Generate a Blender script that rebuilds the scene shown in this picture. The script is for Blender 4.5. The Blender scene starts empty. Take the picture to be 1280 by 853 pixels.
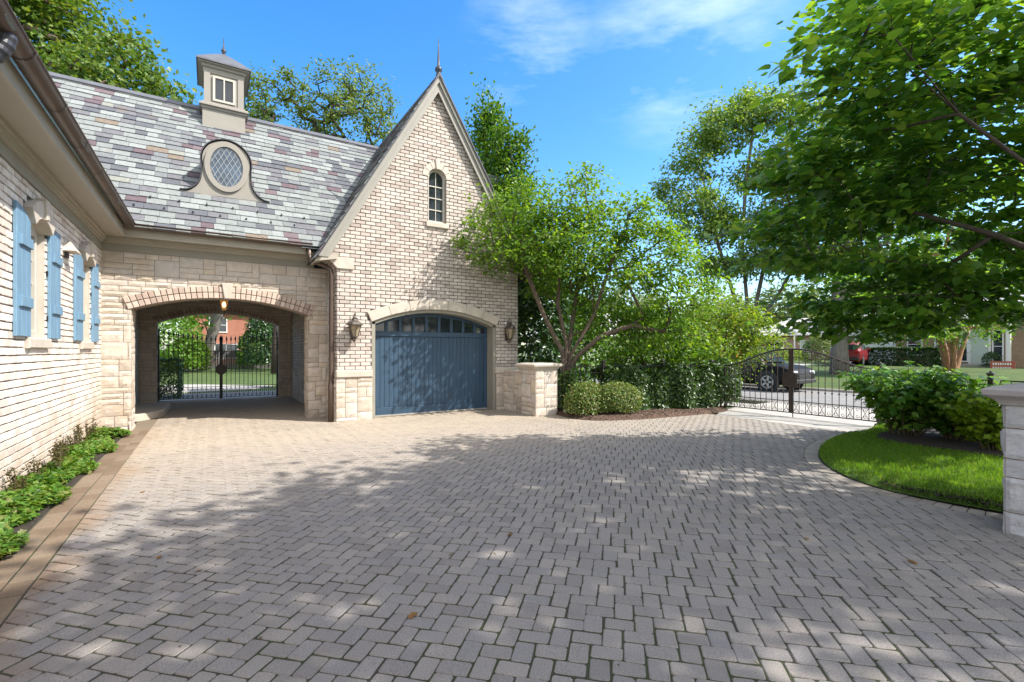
import bpy, math, random
import numpy as np
from mathutils import Vector, Matrix, noise as mnoise
R = math.radians
random.seed(7)
NP = np.random.default_rng(11)
SC = bpy.context.scene
COL = SC.collection

# ------------------------------------------------------------------ helpers
class MB:
    """collects faces; build() links them as ONE mesh object"""
    def __init__(s): s.v = []; s.f = []
    def add(s, vs, fs):
        b = len(s.v); s.v.extend(vs); s.f.extend([tuple(b + i for i in f) for f in fs]); return s
    def quad(s, a, b, c, d): return s.add([a, b, c, d], [(0, 1, 2, 3)])
    def box(s, x0, x1, y0, y1, z0, z1, ch=0.0):
        if ch <= 0:
            vs = [(x0,y0,z0),(x1,y0,z0),(x1,y1,z0),(x0,y1,z0),(x0,y0,z1),(x1,y0,z1),(x1,y1,z1),(x0,y1,z1)]
            return s.add(vs, [(3,2,1,0),(4,5,6,7),(0,1,5,4),(1,2,6,5),(2,3,7,6),(3,0,4,7)])
        s.prism([(x0,y0),(x1,y0),(x1,y1),(x0,y1)], z0, z1, ch)
        return s
    def prism(s, poly, z0, z1, ch=0.0, frame=None):
        """extrude a ccw polygon; frame maps (u, v, w) to xyz; ch chamfers the far (z1) edge"""
        F = frame or (lambda u, v, w: (u, v, w))
        n = len(poly)
        if sum(poly[i-1][0]*poly[i][1]-poly[i][0]*poly[i-1][1] for i in range(n)) < 0: poly = list(poly)[::-1]
        vs = [F(p[0], p[1], z0) for p in poly]
        if ch > 0:
            vs += [F(p[0], p[1], z1 - ch) for p in poly]
            ins = []
            for i in range(n):
                a = poly[i-1]; b = poly[i]; c = poly[(i+1) % n]
                d1 = (b[0]-a[0], b[1]-a[1]); d2 = (c[0]-b[0], c[1]-b[1])
                l1 = math.hypot(*d1) or 1; l2 = math.hypot(*d2) or 1
                n1 = (-d1[1]/l1, d1[0]/l1); n2 = (-d2[1]/l2, d2[0]/l2)
                k = 1 + n1[0]*n2[0] + n1[1]*n2[1]
                k = max(k, .35)
                ins.append((b[0] + ch*(n1[0]+n2[0])/k, b[1] + ch*(n1[1]+n2[1])/k))
            vs += [F(p[0], p[1], z1) for p in ins]
            rings = 3
        else:
            vs += [F(p[0], p[1], z1) for p in poly]; rings = 2
        fs = [tuple(range(n-1, -1, -1)), tuple(range((rings-1)*n, rings*n))]
        for r in range(rings-1):
            for i in range(n):
                j = (i+1) % n
                fs.append((r*n+i, r*n+j, (r+1)*n+j, (r+1)*n+i))
        return s.add(vs, fs)
    def tube(s, pts, rad, n=6, cap=True):
        """round bar along a polyline; rad is a number or one per point"""
        P = [Vector(p) for p in pts]; m = len(P)
        rr = rad if isinstance(rad, (list, tuple)) else [rad]*m
        t0 = (P[1]-P[0]).normalized()
        ref = Vector((0,0,1)) if abs(t0.z) < .9 else Vector((1,0,0))
        u = t0.cross(ref).normalized()
        vs = []
        for i in range(m):
            t = (P[min(i+1,m-1)] - P[max(i-1,0)])
            t = t.normalized() if t.length > 1e-9 else t0
            u = (u - t*u.dot(t))
            u = u.normalized() if u.length > 1e-6 else t.orthogonal().normalized()
            w = t.cross(u)
            for k in range(n):
                a = 2*math.pi*(k+.5)/n
                vs.append(tuple(P[i] + (u*math.cos(a) + w*math.sin(a))*rr[i]))
        fs = []
        for i in range(m-1):
            for k in range(n):
                k2 = (k+1) % n
                fs.append((i*n+k, i*n+k2, (i+1)*n+k2, (i+1)*n+k))
        if cap:
            fs.append(tuple(range(n-1,-1,-1))); fs.append(tuple((m-1)*n+k for k in range(n)))
        return s.add(vs, fs)
    def lathe(s, c, prof, n=12):
        """prof: (radius, z) from bottom to top round the vertical axis through c"""
        vs = []
        for r, z in prof:
            for k in range(n):
                a = 2*math.pi*k/n
                vs.append((c[0]+r*math.cos(a), c[1]+r*math.sin(a), c[2]+z))
        fs = []
        for i in range(len(prof)-1):
            for k in range(n):
                k2 = (k+1) % n
                fs.append((i*n+k, i*n+k2, (i+1)*n+k2, (i+1)*n+k))
        fs.append(tuple(range(n-1,-1,-1))); fs.append(tuple((len(prof)-1)*n+k for k in range(n)))
        return s.add(vs, fs)
    def build(s, name, m, parent=None, smooth=False):
        me = bpy.data.meshes.new(name)
        me.from_pydata([tuple(v) for v in s.v], [], s.f)
        return link(name, me, m, parent, smooth)

def link(name, me, m, parent=None, smooth=False):
    if m is not None: me.materials.append(m)
    if smooth: me.polygons.foreach_set('use_smooth', [True]*len(me.polygons))
    me.update()
    o = bpy.data.objects.new(name, me); COL.objects.link(o)
    if parent is not None: setparent(o, parent)
    return o
def setparent(o, p):
    o.parent = p
    q, inv = p, Matrix.Identity(4)
    M = Matrix.Identity(4)
    while q is not None:
        M = Matrix.Translation(q.location) @ q.matrix_parent_inverse @ M if q.parent is None else q.matrix_parent_inverse @ Matrix.Translation(q.location) @ M
        q = q.parent
    o.matrix_parent_inverse = M.inverted()
def thing(name, label, cat, loc, group=None):
    o = bpy.data.objects.new(name, None); COL.objects.link(o)
    o.location = loc; o.empty_display_size = .2
    return tag(o, label, cat, group)
def tag(o, label, cat, group=None, kind=None):
    o['label'] = label; o['category'] = cat
    if group: o['group'] = group
    if kind: o['kind'] = kind
    return o
def struct(o): o['kind'] = 'structure'; return o
def copy_tree(o, parent=None):
    c = o.copy(); COL.objects.link(c)
    if parent is not None: c.parent = parent
    for ch in list(o.children): copy_tree(ch, c)
    return c
def wframe(O, U, N):
    """(u along the wall, z up, n out of the wall) -> xyz"""
    return lambda u, z, n: (O[0]+u*U[0]+n*N[0], O[1]+u*U[1]+n*N[1], O[2]+z)
def leafmesh(name, pos, nrm, drc, size, tmpl_v, tmpl_f, m, parent=None, smooth=False):
    """many copies of one small leaf outline in one mesh (numpy)"""
    n = len(pos)
    nrm = nrm/np.linalg.norm(nrm, axis=1, keepdims=True)
    drc = drc - nrm*np.sum(drc*nrm, axis=1, keepdims=True)
    drc = drc/(np.linalg.norm(drc, axis=1, keepdims=True)+1e-9)
    sid = np.cross(nrm, drc)
    T = np.asarray(tmpl_v, float)
    V = pos[:,None,:] + size[:,None,None]*(T[None,:,0:1]*drc[:,None,:] + T[None,:,1:2]*sid[:,None,:] + T[None,:,2:3]*nrm[:,None,:])
    V = V.reshape(-1,3); k = len(T)
    lens = [len(f) for f in tmpl_f]
    flat = np.array([i for f in tmpl_f for i in f])
    loops = (np.arange(n)[:,None]*k + flat[None,:]).reshape(-1)
    starts1 = np.cumsum([0]+lens[:-1]); tot = sum(lens)
    starts = (np.arange(n)[:,None]*tot + starts1[None,:]).reshape(-1)
    me = bpy.data.meshes.new(name)
    me.vertices.add(len(V)); me.vertices.foreach_set('co', V.astype(np.float32).ravel())
    me.loops.add(len(loops)); me.loops.foreach_set('vertex_index', loops.astype(np.int32))
    me.polygons.add(len(starts)); me.polygons.foreach_set('loop_start', starts.astype(np.int32))
    me.validate() if n < 5 else None
    me.update(calc_edges=True)
    return link(name, me, m, parent, smooth)

# ------------------------------------------------------------------ materials
def nodes(name):
    m = bpy.data.materials.new(name); m.use_nodes = True
    nt = m.node_tree; nt.nodes.clear()
    out = nt.nodes.new('ShaderNodeOutputMaterial'); p = nt.nodes.new('ShaderNodeBsdfPrincipled')
    nt.links.new(p.outputs[0], out.inputs[0])
    return m, nt, p, out
def ramp(nt, fac, stops, const=False):
    r = nt.nodes.new('ShaderNodeValToRGB'); cr = r.color_ramp
    if const: cr.interpolation = 'CONSTANT'
    while len(cr.elements) < len(stops): cr.elements.new(.5)
    for e, (p, c) in zip(cr.elements, stops): e.position = p; e.color = (*c, 1)
    nt.links.new(fac, r.inputs[0]); return r.outputs[0]
def noise(nt, scale, detail=4, rough=.55, vec=None, stretch=None):
    n = nt.nodes.new('ShaderNodeTexNoise'); n.inputs['Scale'].default_value = scale
    n.inputs['Detail'].default_value = detail; n.inputs['Roughness'].default_value = rough
    if vec is None:
        g = nt.nodes.new('ShaderNodeNewGeometry'); vec = g.outputs['Position']
    if stretch:
        mp = nt.nodes.new('ShaderNodeMapping'); mp.inputs['Scale'].default_value = stretch
        nt.links.new(vec, mp.inputs[0]); vec = mp.outputs[0]
    nt.links.new(vec, n.inputs['Vector']); return n.outputs['Fac']
def mix(nt, fac, a, b, mode='MIX'):
    m = nt.nodes.new('ShaderNodeMix'); m.data_type = 'RGBA'; m.blend_type = mode
    for s, val in ((m.inputs[0], fac), (m.inputs[6], a), (m.inputs[7], b)):
        if hasattr(val, 'is_output'): nt.links.new(val, s)
        else: s.default_value = val if isinstance(val, (int, float)) else (*val, 1)
    return m.outputs[2]
def maprange(nt, v, a, b, c=0., d=1.):
    m = nt.nodes.new('ShaderNodeMapRange'); nt.links.new(v, m.inputs[0])
    for i, x in enumerate((a, b, c, d)): m.inputs[i+1].default_value = x
    return m.outputs[0]
def bump(nt, p, h, strength=.4, dist=.01, prev=None):
    b = nt.nodes.new('ShaderNodeBump'); b.inputs['Strength'].default_value = strength
    b.inputs['Distance'].default_value = dist
    nt.links.new(h, b.inputs['Height']); nt.links.new(b.outputs[0], p.inputs['Normal'])
def island(nt):
    return nt.nodes.new('ShaderNodeNewGeometry').outputs['Random Per Island']
def solid(name, col, rough=.55, var=.12, nscale=6, bscale=0, bstr=.2, metal=0., spec=.5, stretch=None):
    """plain paint, metal or plaster with slight uneven tone"""
    m, nt, p, o = nodes(name)
    lo = tuple(c*(1-var) for c in col); hi = tuple(min(1, c*(1+var)) for c in col)
    nz = noise(nt, nscale, 5, .6, stretch=stretch)
    nt.links.new(ramp(nt, nz, [(.3, lo), (.7, hi)]), p.inputs['Base Color'])
    p.inputs['Roughness'].default_value = rough; p.inputs['Metallic'].default_value = metal
    p.inputs['Specular IOR Level'].default_value = spec
    if bscale: bump(nt, p, noise(nt, bscale, 4), bstr, .005)
    return m
def isle(name, stops, rough=.8, grain=40, gamt=.25, bscale=60, bstr=.5, bdist=.006, stain=None, const=False, spec=.3, blotch=None):
    """every loose piece of the mesh (brick, slate, stone, paver) takes its own tone"""
    m, nt, p, o = nodes(name)
    c = ramp(nt, island(nt), stops, const)
    g = noise(nt, grain, 5, .65)
    gm = maprange(nt, g, .25, .75, 1-gamt, 1+gamt)
    cb = nt.nodes.new('ShaderNodeCombineColor')
    for i in range(3): nt.links.new(gm, cb.inputs[i])
    c = mix(nt, 1., c, cb.outputs[0], 'MULTIPLY')
    if blotch:
        col, sc_, a, b, amt = blotch
        c = mix(nt, maprange(nt, noise(nt, sc_, 5, .6), a, b, 0, amt), c, col)
    if stain: c = stain(nt, c)
    nt.links.new(c, p.inputs['Base Color'])
    p.inputs['Roughness'].default_value = rough; p.inputs['Specular IOR Level'].default_value = spec
    bump(nt, p, noise(nt, bscale, 6, .6), bstr, bdist)
    return m
def leafmat(name, stops, trans=.35, rough=.45, spec=.35, tcol=None):
    m, nt, p, out = nodes(name)
    isl = island(nt)
    c = ramp(nt, isl, [(q, (k[0]*1.14, k[1]*1.27, k[2]*1.15)) for q, k in stops])
    nt.links.new(c, p.inputs['Base Color']); p.inputs['Roughness'].default_value = rough
    p.inputs['Specular IOR Level'].default_value = spec
    t = nt.nodes.new('ShaderNodeBsdfTranslucent')
    tc = mix(nt, 1., c, tcol or (1.9, 1.75, .55), 'MULTIPLY')
    nt.links.new(tc, t.inputs[0])
    ms = nt.nodes.new('ShaderNodeMixShader'); ms.inputs[0].default_value = trans
    nt.links.new(p.outputs[0], ms.inputs[1]); nt.links.new(t.outputs[0], ms.inputs[2])
    nt.links.new(ms.outputs[0], out.inputs[0])
    return m
def glassmat(name, col=(.012,.016,.02), rough=.06):
    m, nt, p, o = nodes(name)
    nt.links.new(ramp(nt, noise(nt, 2.5, 3), [(.3, col), (.75, tuple(c*2.6 for c in col))]), p.inputs['Base Color'])
    p.inputs['Roughness'].default_value = rough; p.inputs['Specular IOR Level'].default_value = .8
    bump(nt, p, noise(nt, 1.3, 2), .04, .05)
    return m

def base_stain(nt, c):
    """splash dirt and tan water marks low on the limewashed wall"""
    g = nt.nodes.new('ShaderNodeNewGeometry'); sx = nt.nodes.new('ShaderNodeSeparateXYZ'); nt.links.new(g.outputs['Position'], sx.inputs[0])
    ad = nt.nodes.new('ShaderNodeMath'); ad.operation = 'MULTIPLY_ADD'; nt.links.new(noise(nt, 1.3, 5, .65), ad.inputs[0]); ad.inputs[1].default_value = -1.6; nt.links.new(sx.outputs[2], ad.inputs[2])
    c = mix(nt, maprange(nt, ad.outputs[0], -.05, -.75, 0, .75), c, (.40,.28,.17))
    st = noise(nt, 2.2, 5, .6, stretch=(5,5,.5))
    return mix(nt, maprange(nt, st, .56, .74, 0, .35), c, (.30,.25,.20))

def brown_stain(nt, c):
    """water stain on the pavers along the planting bed"""
    g = nt.nodes.new('ShaderNodeNewGeometry'); sx = nt.nodes.new('ShaderNodeSeparateXYZ')
    nt.links.new(g.outputs['Position'], sx.inputs[0])
    n1 = noise(nt, .9, 4, .6)
    ad = nt.nodes.new('ShaderNodeMath'); ad.operation = 'MULTIPLY_ADD'
    nt.links.new(n1, ad.inputs[0]); ad.inputs[1].default_value = -1.1; nt.links.new(sx.outputs[0], ad.inputs[2])
    f = maprange(nt, ad.outputs[0], -1.28, -1.62, 0, .85)
    c = mix(nt, f, c, (.19, .115, .062))
    # paler and sandier towards the garage
    f2 = maprange(nt, sx.outputs[1], 5.0, 9.0, 0, .55)
    c = mix(nt, f2, c, (.42, .34, .25))
    mo = maprange(nt, noise(nt, 3.2, 6, .7), .60, .74, 0, .35)
    c = mix(nt, mo, c, (.13,.12,.085))
    f3 = maprange(nt, noise(nt, .55, 4, .6), .52, .72, 0, .4)
    return mix(nt, f3, c, (.20, .18, .16))

M = {}
M['brick'] = isle('pale_brick', [(0,(.37,.31,.27)),(.15,(.48,.415,.37)),(.5,(.555,.495,.445)),(.8,(.51,.45,.40)),(1,(.40,.335,.295))], .85, 28, .16, 70, .6, .004,
                  blotch=((.36,.28,.235), 5, .56, .75, .5))
M['brick_wash'] = isle('limewashed_brick', [(0,(.55,.47,.41)),(.3,(.69,.62,.55)),(.7,(.73,.67,.60)),(1,(.62,.53,.46))], .85, 22, .16, 60, .5, .004,
                  blotch=((.48,.36,.26), 2.2, .55, .75, .45), stain=base_stain)
M['mortar'] = solid('dark_mortar', (.105,.086,.074), .95, .25, 30, 80, .4)
M['mortar_light'] = solid('buff_mortar', (.27,.23,.19), .95, .2, 30, 80, .4)
M['stone'] = isle('split_limestone', [(0,(.44,.37,.30)),(.3,(.53,.455,.38)),(.6,(.58,.505,.43)),(.85,(.50,.45,.40)),(1,(.60,.50,.38))], .9, 9, .14, 30, .8, .012,
                  blotch=((.44,.31,.19), 1.6, .58, .76, .5))
M['stone_grey'] = isle('grey_limestone', [(0,(.40,.395,.40)),(.5,(.50,.49,.49)),(1,(.46,.45,.45))], .9, 9, .14, 26, .9, .014)
M['cast'] = solid('cast_stone', (.50,.44,.37), .8, .10, 5, 60, .15)
M['cast_grey'] = solid('cast_stone_cap', (.36,.33,.32), .75, .10, 7, 70, .15)
M['archbrick'] = isle('arch_brick', [(0,(.38,.285,.235)),(.4,(.50,.395,.325)),(.8,(.57,.46,.385)),(1,(.36,.27,.22))], .85, 28, .18, 70, .6, .004)
M['slate'] = isle('mixed_slate', [(0,(.195,.212,.208)),(.22,(.235,.255,.25)),(.40,(.155,.165,.172)),(.52,(.205,.22,.216)),(.66,(.10,.105,.12)),(.78,(.135,.135,.148)),(.87,(.115,.085,.096)),(.935,(.14,.108,.118)),(.968,(.175,.142,.112)),(.985,(.22,.225,.20))],
                  .8, 16, .22, 45, .6, .008, const=True, spec=.25, blotch=((.18,.13,.08), 1.9, .62, .78, .5))
M['ridge'] = solid('lead_grey_metal', (.115,.12,.135), .5, .15, 5, metal=.2)
M['lead'] = solid('dark_lead', (.05,.05,.058), .45, .2, 6, metal=.3)
M['trim'] = solid('taupe_trim_paint', (.40,.36,.295), .55, .05, 3)
M['frieze'] = solid('grey_trim_paint', (.275,.258,.21), .6, .05, 3)
M['rake'] = solid('gable_trim_paint', (.275,.262,.228), .6, .06, 3)
M['cream'] = solid('cupola_paint', (.27,.25,.215), .6, .05, 3)
M['window_paint'] = solid('window_paint', (.46,.43,.37), .5, .05, 3)
M['gutter'] = solid('bronze_gutter', (.095,.066,.052), .38, .18, 4, metal=.35)
M['shutter'] = solid('blue_shutter_paint', (.15,.265,.37), .6, .16, 5, 30, .1, stretch=(6,6,.6))
M['door'] = solid('blue_door_paint', (.030,.066,.112), .5, .18, 4, 30, .1, stretch=(6,6,.5))
M['glass'] = glassmat('window_glass')
M['glass_lead'] = glassmat('leaded_glass', (.03,.05,.075), .12)
M['iron'] = solid('black_iron', (.014,.013,.013), .45, .2, 8, metal=.2)
M['bronze'] = solid('bronze_iron', (.042,.032,.028), .42, .2, 8, metal=.3)
M['lantern'] = solid('lantern_metal', (.09,.075,.062), .45, .25, 12, metal=.4)
M['paver'] = isle('grey_pavers', [(0,(.205,.185,.170)),(.25,(.24,.217,.198)),(.6,(.262,.236,.212)),(.85,(.222,.206,.198)),(1,(.285,.254,.224))], .88, 150, .45, 220, .6, .004, stain=brown_stain)
M['border'] = isle('border_pavers', [(0,(.15,.105,.07)),(.5,(.185,.135,.092)),(1,(.215,.165,.118))], .88, 90, .32, 160, .5, .004)
M['edge'] = isle('edge_pavers', [(0,(.25,.22,.195)),(.5,(.29,.255,.22)),(1,(.32,.285,.25))], .88, 110, .25, 160, .5, .004)
# ------------------------------------------------------------------ ground, driveway, street
def jointmat():
    m, nt, p, o = nodes('sand_and_moss_joint')
    g = maprange(nt, noise(nt, 1.1, 4, .6), .38, .55, 0, 1)
    c = mix(nt, g, (.042,.037,.030), (.036,.050,.014))
    c = mix(nt, maprange(nt, noise(nt, 60, 3), .3, .7, 0, .5), c, (.06,.05,.035))
    gg = nt.nodes.new('ShaderNodeNewGeometry'); sx = nt.nodes.new('ShaderNodeSeparateXYZ'); nt.links.new(gg.outputs['Position'], sx.inputs[0])
    c = mix(nt, maprange(nt, sx.outputs[1], 5.5, 9.5, 0, .85), c, (.22,.175,.125))
    nt.links.new(c, p.inputs['Base Color']); p.inputs['Roughness'].default_value = 1
    bump(nt, p, noise(nt, 90, 4), .8, .01)
    return m
def grassmat(name, a, b, c_):
    m, nt, p, o = nodes(name)
    c = ramp(nt, noise(nt, .8, 5, .65), [(.3, a), (.5, b), (.72, c_)])
    c = mix(nt, maprange(nt, noise(nt, 45, 3), .3, .7, 0, .6), c, tuple(x*.5 for x in b))
    nt.links.new(c, p.inputs['Base Color']); p.inputs['Roughness'].default_value = .95
    bump(nt, p, noise(nt, 60, 4), 1., .03)
    return m
M['joint'] = jointmat()
M['lawn'] = grassmat('lawn_grass', (.045,.085,.016), (.075,.125,.022), (.13,.15,.04))
M['turf'] = grassmat('green_turf', (.055,.115,.014), (.085,.16,.018), (.11,.185,.025))
M['mulch'] = isle('bark_mulch', [(0,(.05,.030,.020)),(.5,(.10,.062,.042)),(.85,(.17,.11,.075)),(1,(.24,.17,.12))], .95, 40, .3, 60, .6, .01)
M['soil'] = solid('dark_soil', (.030,.022,.016), 1., .4, 20, 40, 1.)
M['soil_red'] = solid('mulch_base', (.085,.052,.036), 1., .4, 20, 40, 1.)
M['concrete'] = solid('concrete', (.36,.34,.31), .9, .16, 2.5, 80, .3)
M['asphalt'] = solid('old_asphalt', (.20,.195,.19), .9, .15, 1.5, 120, .4)
M['kerb'] = solid('kerb_concrete', (.34,.32,.29), .9, .15, 4, 60, .3)

def hgt(x, y):
    t = min(max((x-22)/16, 0), 1); z = .52*t*t*(3-2*t)
    t2 = min(max((y-24)/14, 0), 1); return z - .02 + (.15*t2 if x < 10 else 0)
def ground():
    xs = [-400,-200,-100,-60,-40,-25,-12,-6,-2,2,6,10,12] + [14.3, 20.8] + [22,24,26,28,30,32,34,36,38,42,50,70,100,160,260,500]
    ys = [-300,-150,-80,-40,-20,-10,-4,0,4,8,12,16,20,24,26,28,30,32,34,36,38,45,60,90,140,220,450]
    mb = MB(); nx = len(xs)
    for y in ys:
        for x in xs:
            z = hgt(x, y) - .03
            if 14.3 <= x <= 20.8: z = -.15
            mb.v.append((x, y, z))
    for j in range(len(ys)-1):
        for i in range(nx-1):
            mb.f.append((j*nx+i, j*nx+i+1, (j+1)*nx+i+1, (j+1)*nx+i))
    return struct(mb.build('ground', M['lawn']))
ground()
# street runs along y between the two kerbs
struct(MB().quad((14.42,-120,-.10),(20.68,-120,-.10),(20.68,160,-.10),(14.42,160,-.10)).build('street', M['asphalt']))
struct(MB().box(14.27,14.42,-120,3.2,-.2,-.02,.02).box(14.27,14.42,7.9,160,-.2,-.02,.02).box(20.68,20.83,-120,160,-.2,.0,.02).build('kerb', M['kerb']))
struct(MB().quad((12.2,-60,-.035),(13.3,-60,-.035),(13.3,160,-.035),(12.2,160,-.035)).build('sidewalk', M['concrete']))
# concrete apron from the pavers through the gate to the street
mb = MB(); mb.prism([(10.02,3.75),(11.2,3.95),(12.6,3.7),(14.27,3.2),(14.27,7.9),(12.6,7.75),(11.3,7.6),(10.1,7.0)], -.12, .0)
struct(mb.build('driveway_apron', M['concrete']))
# driveway across the street, drive on the other side
struct(MB().quad((20.83,17.2,-.01),(26,17.8,.05),(26,22.0,.05),(20.83,21.5,-.01)).quad((26,17.8,.05),(38.5,18.4,.52),(38.5,23.5,.52),(26,22,.05)).build('driveway', M['concrete']))
# lane and path beyond the archway
struct(MB().prism([(-9,20.6),(1.2,21.6),(2.4,23.4),(-.6,26.2),(-9,27)], -.1, -.015).build('path', M['concrete']))
struct(MB().quad((-1.7,17.75,-.02),(2.3,17.75,-.02),(2.6,20.6,-.02),(-2.2,20.6,-.02)).build('rear_driveway', M['asphalt']))

# paver field: base sheet with the joint sand, then every paver
LAWN = [(11.3,4.25),(10.24,3.98),(9.26,4.0),(8.17,3.79),(7.34,3.45),(6.80,3.1),(6.40,2.70),(6.17,2.25),(6.13,1.75),(6.2,1.30),(6.35,.9)]
def smooth_curve(P, n=6):
    out = []
    for i in range(len(P)-1):
        p0 = P[max(i-1,0)]; p1 = P[i]; p2 = P[i+1]; p3 = P[min(i+2,len(P)-1)]
        for k in range(n):
            t = k/n
            out.append(tuple(.5*((2*p1[a]) + (-p0[a]+p2[a])*t + (2*p0[a]-5*p1[a]+4*p2[a]-p3[a])*t*t + (-p0[a]+3*p1[a]-3*p2[a]+p3[a])*t**3) for a in (0,1)))
    out.append(P[-1]); return out
LC = smooth_curve(LAWN)
def lawn_side(x, y):
    """signed distance to the lawn edge (positive on the driveway side), with the unit normal"""
    best = None
    for i in range(len(LC)-1):
        (x0,y0),(x1,y1) = LC[i], LC[i+1]
        dx, dy = x1-x0, y1-y0; L = dx*dx+dy*dy
        t = min(max(((x-x0)*dx+(y-y0)*dy)/L, 0), 1)
        px, py = x0+t*dx, y0+t*dy; d = (x-px)**2+(y-py)**2
        if best is None or d < best[0]:
            l = math.sqrt(L); nx, ny = dy/l, -dx/l      # right-hand side of the direction of travel
            nx, ny = -(-dy/l)*1, -(dx/l)*1
            best = (d, px, py, nx, ny)
    d, px, py, nx, ny = best
    # travel goes from the gate towards the pillar, so the driveway lies to the right
    s = (x-px)*nx + (y-py)*ny
    return (math.copysign(math.sqrt(d), s), px, py, nx, ny)
def clip(poly, px, py, nx, ny):
    out = []
    for i in range(len(poly)):
        a = poly[i]; b = poly[(i+1) % len(poly)]
        da = (a[0]-px)*nx+(a[1]-py)*ny; db = (b[0]-px)*nx+(b[1]-py)*ny
        if da >= 0: out.append(a)
        if (da >= 0) != (db >= 0):
            t = da/(da-db); out.append((a[0]+(b[0]-a[0])*t, a[1]+(b[1]-a[1])*t))
    return out
def area(p): return .5*sum(p[i][0]*p[(i+1)%len(p)][1]-p[(i+1)%len(p)][0]*p[i][1] for i in range(len(p)))
def rounded(poly, r):
    """cut the corners of a paver a little, as tumbled ones have"""
    out = []; n = len(poly)
    for i in range(n):
        a = poly[i-1]; b = poly[i]; c = poly[(i+1) % n]
        la = math.hypot(a[0]-b[0], a[1]-b[1]); lc = math.hypot(c[0]-b[0], c[1]-b[1])
        if min(la, lc) < 3*r: out.append(b); continue
        out.append((b[0]+(a[0]-b[0])*r/la, b[1]+(a[1]-b[1])*r/la)); out.append((b[0]+(c[0]-b[0])*r/lc, b[1]+(c[1]-b[1])*r/lc))
    return out
def pavers():
    W, L = .106, .163; g = .0041
    ca, sa = math.cos(R(45)), math.sin(R(45))
    mb = MB(); rnd = random.Random(3)
    X0, X1, Y0, Y1 = -.97, 10.1, -1.2, 17.35
    for s in range(-75, 76):
        for i in range(-110, 150):
            for v in (0, 1):
                u0, v0 = i*W + s*L, i*W - s*L
                if v == 0: rect = (u0, v0, u0+L, v0+W)
                else: rect = (u0, v0+W, u0+W, v0+W+L)
                cu, cv = (rect[0]+rect[2])/2, (rect[1]+rect[3])/2
                cx, cy = cu*ca - cv*sa + 2, cu*sa + cv*ca + 4
                if not (X0-.1 < cx < X1+.1 and Y0 < cy < Y1): continue
                if cy < .3 and cx < -.2: pass
                if cy > 10.75 and not (-1.3 < cx < 2.3): continue
                if cx > 6.95 and cy > 8.3 - .14*(cx-7): continue
                j = .0035
                rot = rnd.gauss(0, .010); cr, sr = math.cos(rot), math.sin(rot)
                hu, hv = (rect[2]-rect[0])/2 - g, (rect[3]-rect[1])/2 - g
                jx, jy = rnd.uniform(-j, j), rnd.uniform(-j, j)
                poly = []
                for (a, b) in ((-hu,-hv),(hu,-hv),(hu,hv),(-hu,hv)):
                    a2, b2 = a*cr-b*sr+cu+jx, a*sr+b*cr+cv+jy
                    poly.append((a2*ca-b2*sa+2+rnd.gauss(0,.0016), a2*sa+b2*ca+4+rnd.gauss(0,.0016)))
                if cx < X0+.12: poly = clip(poly, X0+.008, 0, 1, 0)
                if cx > X1-.15: poly = clip(poly, X1-.05, 0, -1, 0)
                if cx > 5.6 and cy < 4.6:
                    d, px, py, nx, ny = lawn_side(cx, cy)
                    if cy > 1.0 and d < .29:
                        if d < .03: continue
                        poly = clip(poly, px+nx*.19, py+ny*.19, nx, ny)
                    elif cy <= 1.0:
                        if cx > 6.3: continue
                        poly = clip(poly, 6.2, 0, -1, 0)
                if len(poly) < 3 or area(poly) < .0012: continue
                z = rnd.gauss(0, .0013)+.001; tx, ty = rnd.gauss(0, .012), rnd.gauss(0, .012)
                near = cx*cx+cy*cy < 60
                if near and len(poly) == 4: poly = rounded(poly, .010)
                F = lambda a, b, c, z=z, tx=tx, ty=ty, cx=cx, cy=cy: (a, b, c + z + (a-cx)*tx + (b-cy)*ty)
                mb.prism(poly, -.02, .0, .0045 if near else .004, F)
    return mb
struct(MB().quad((-1.3,-3,-.0045),(10.2,-3,-.0045),(10.2,17.6,-.0045),(-1.3,17.6,-.0045)).build('driveway_bed', M['joint']))
struct(pavers().build('driveway', M['paver']))
def border():
    mb = MB(); rnd = random.Random(5)
    for (x0, x1, ln, off) in ((-1.275,-1.112,.235,0), (-1.107,-.970,.225,.11)):
        y = .4 + off
        while y < 11.4:
            l = ln + rnd.uniform(-.004,.004)
            mb.prism([(x0+.003+rnd.uniform(-.003,.003),y+.003),(x1-.003,y+.003+rnd.uniform(-.003,.003)),(x1-.003+rnd.uniform(-.003,.003),y+l-.003),(x0+.003,y+l-.003)], -.02, .001+rnd.gauss(0,.0015), .005); y += l
    return mb
struct(border().build('driveway_border', M['border']))
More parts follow.
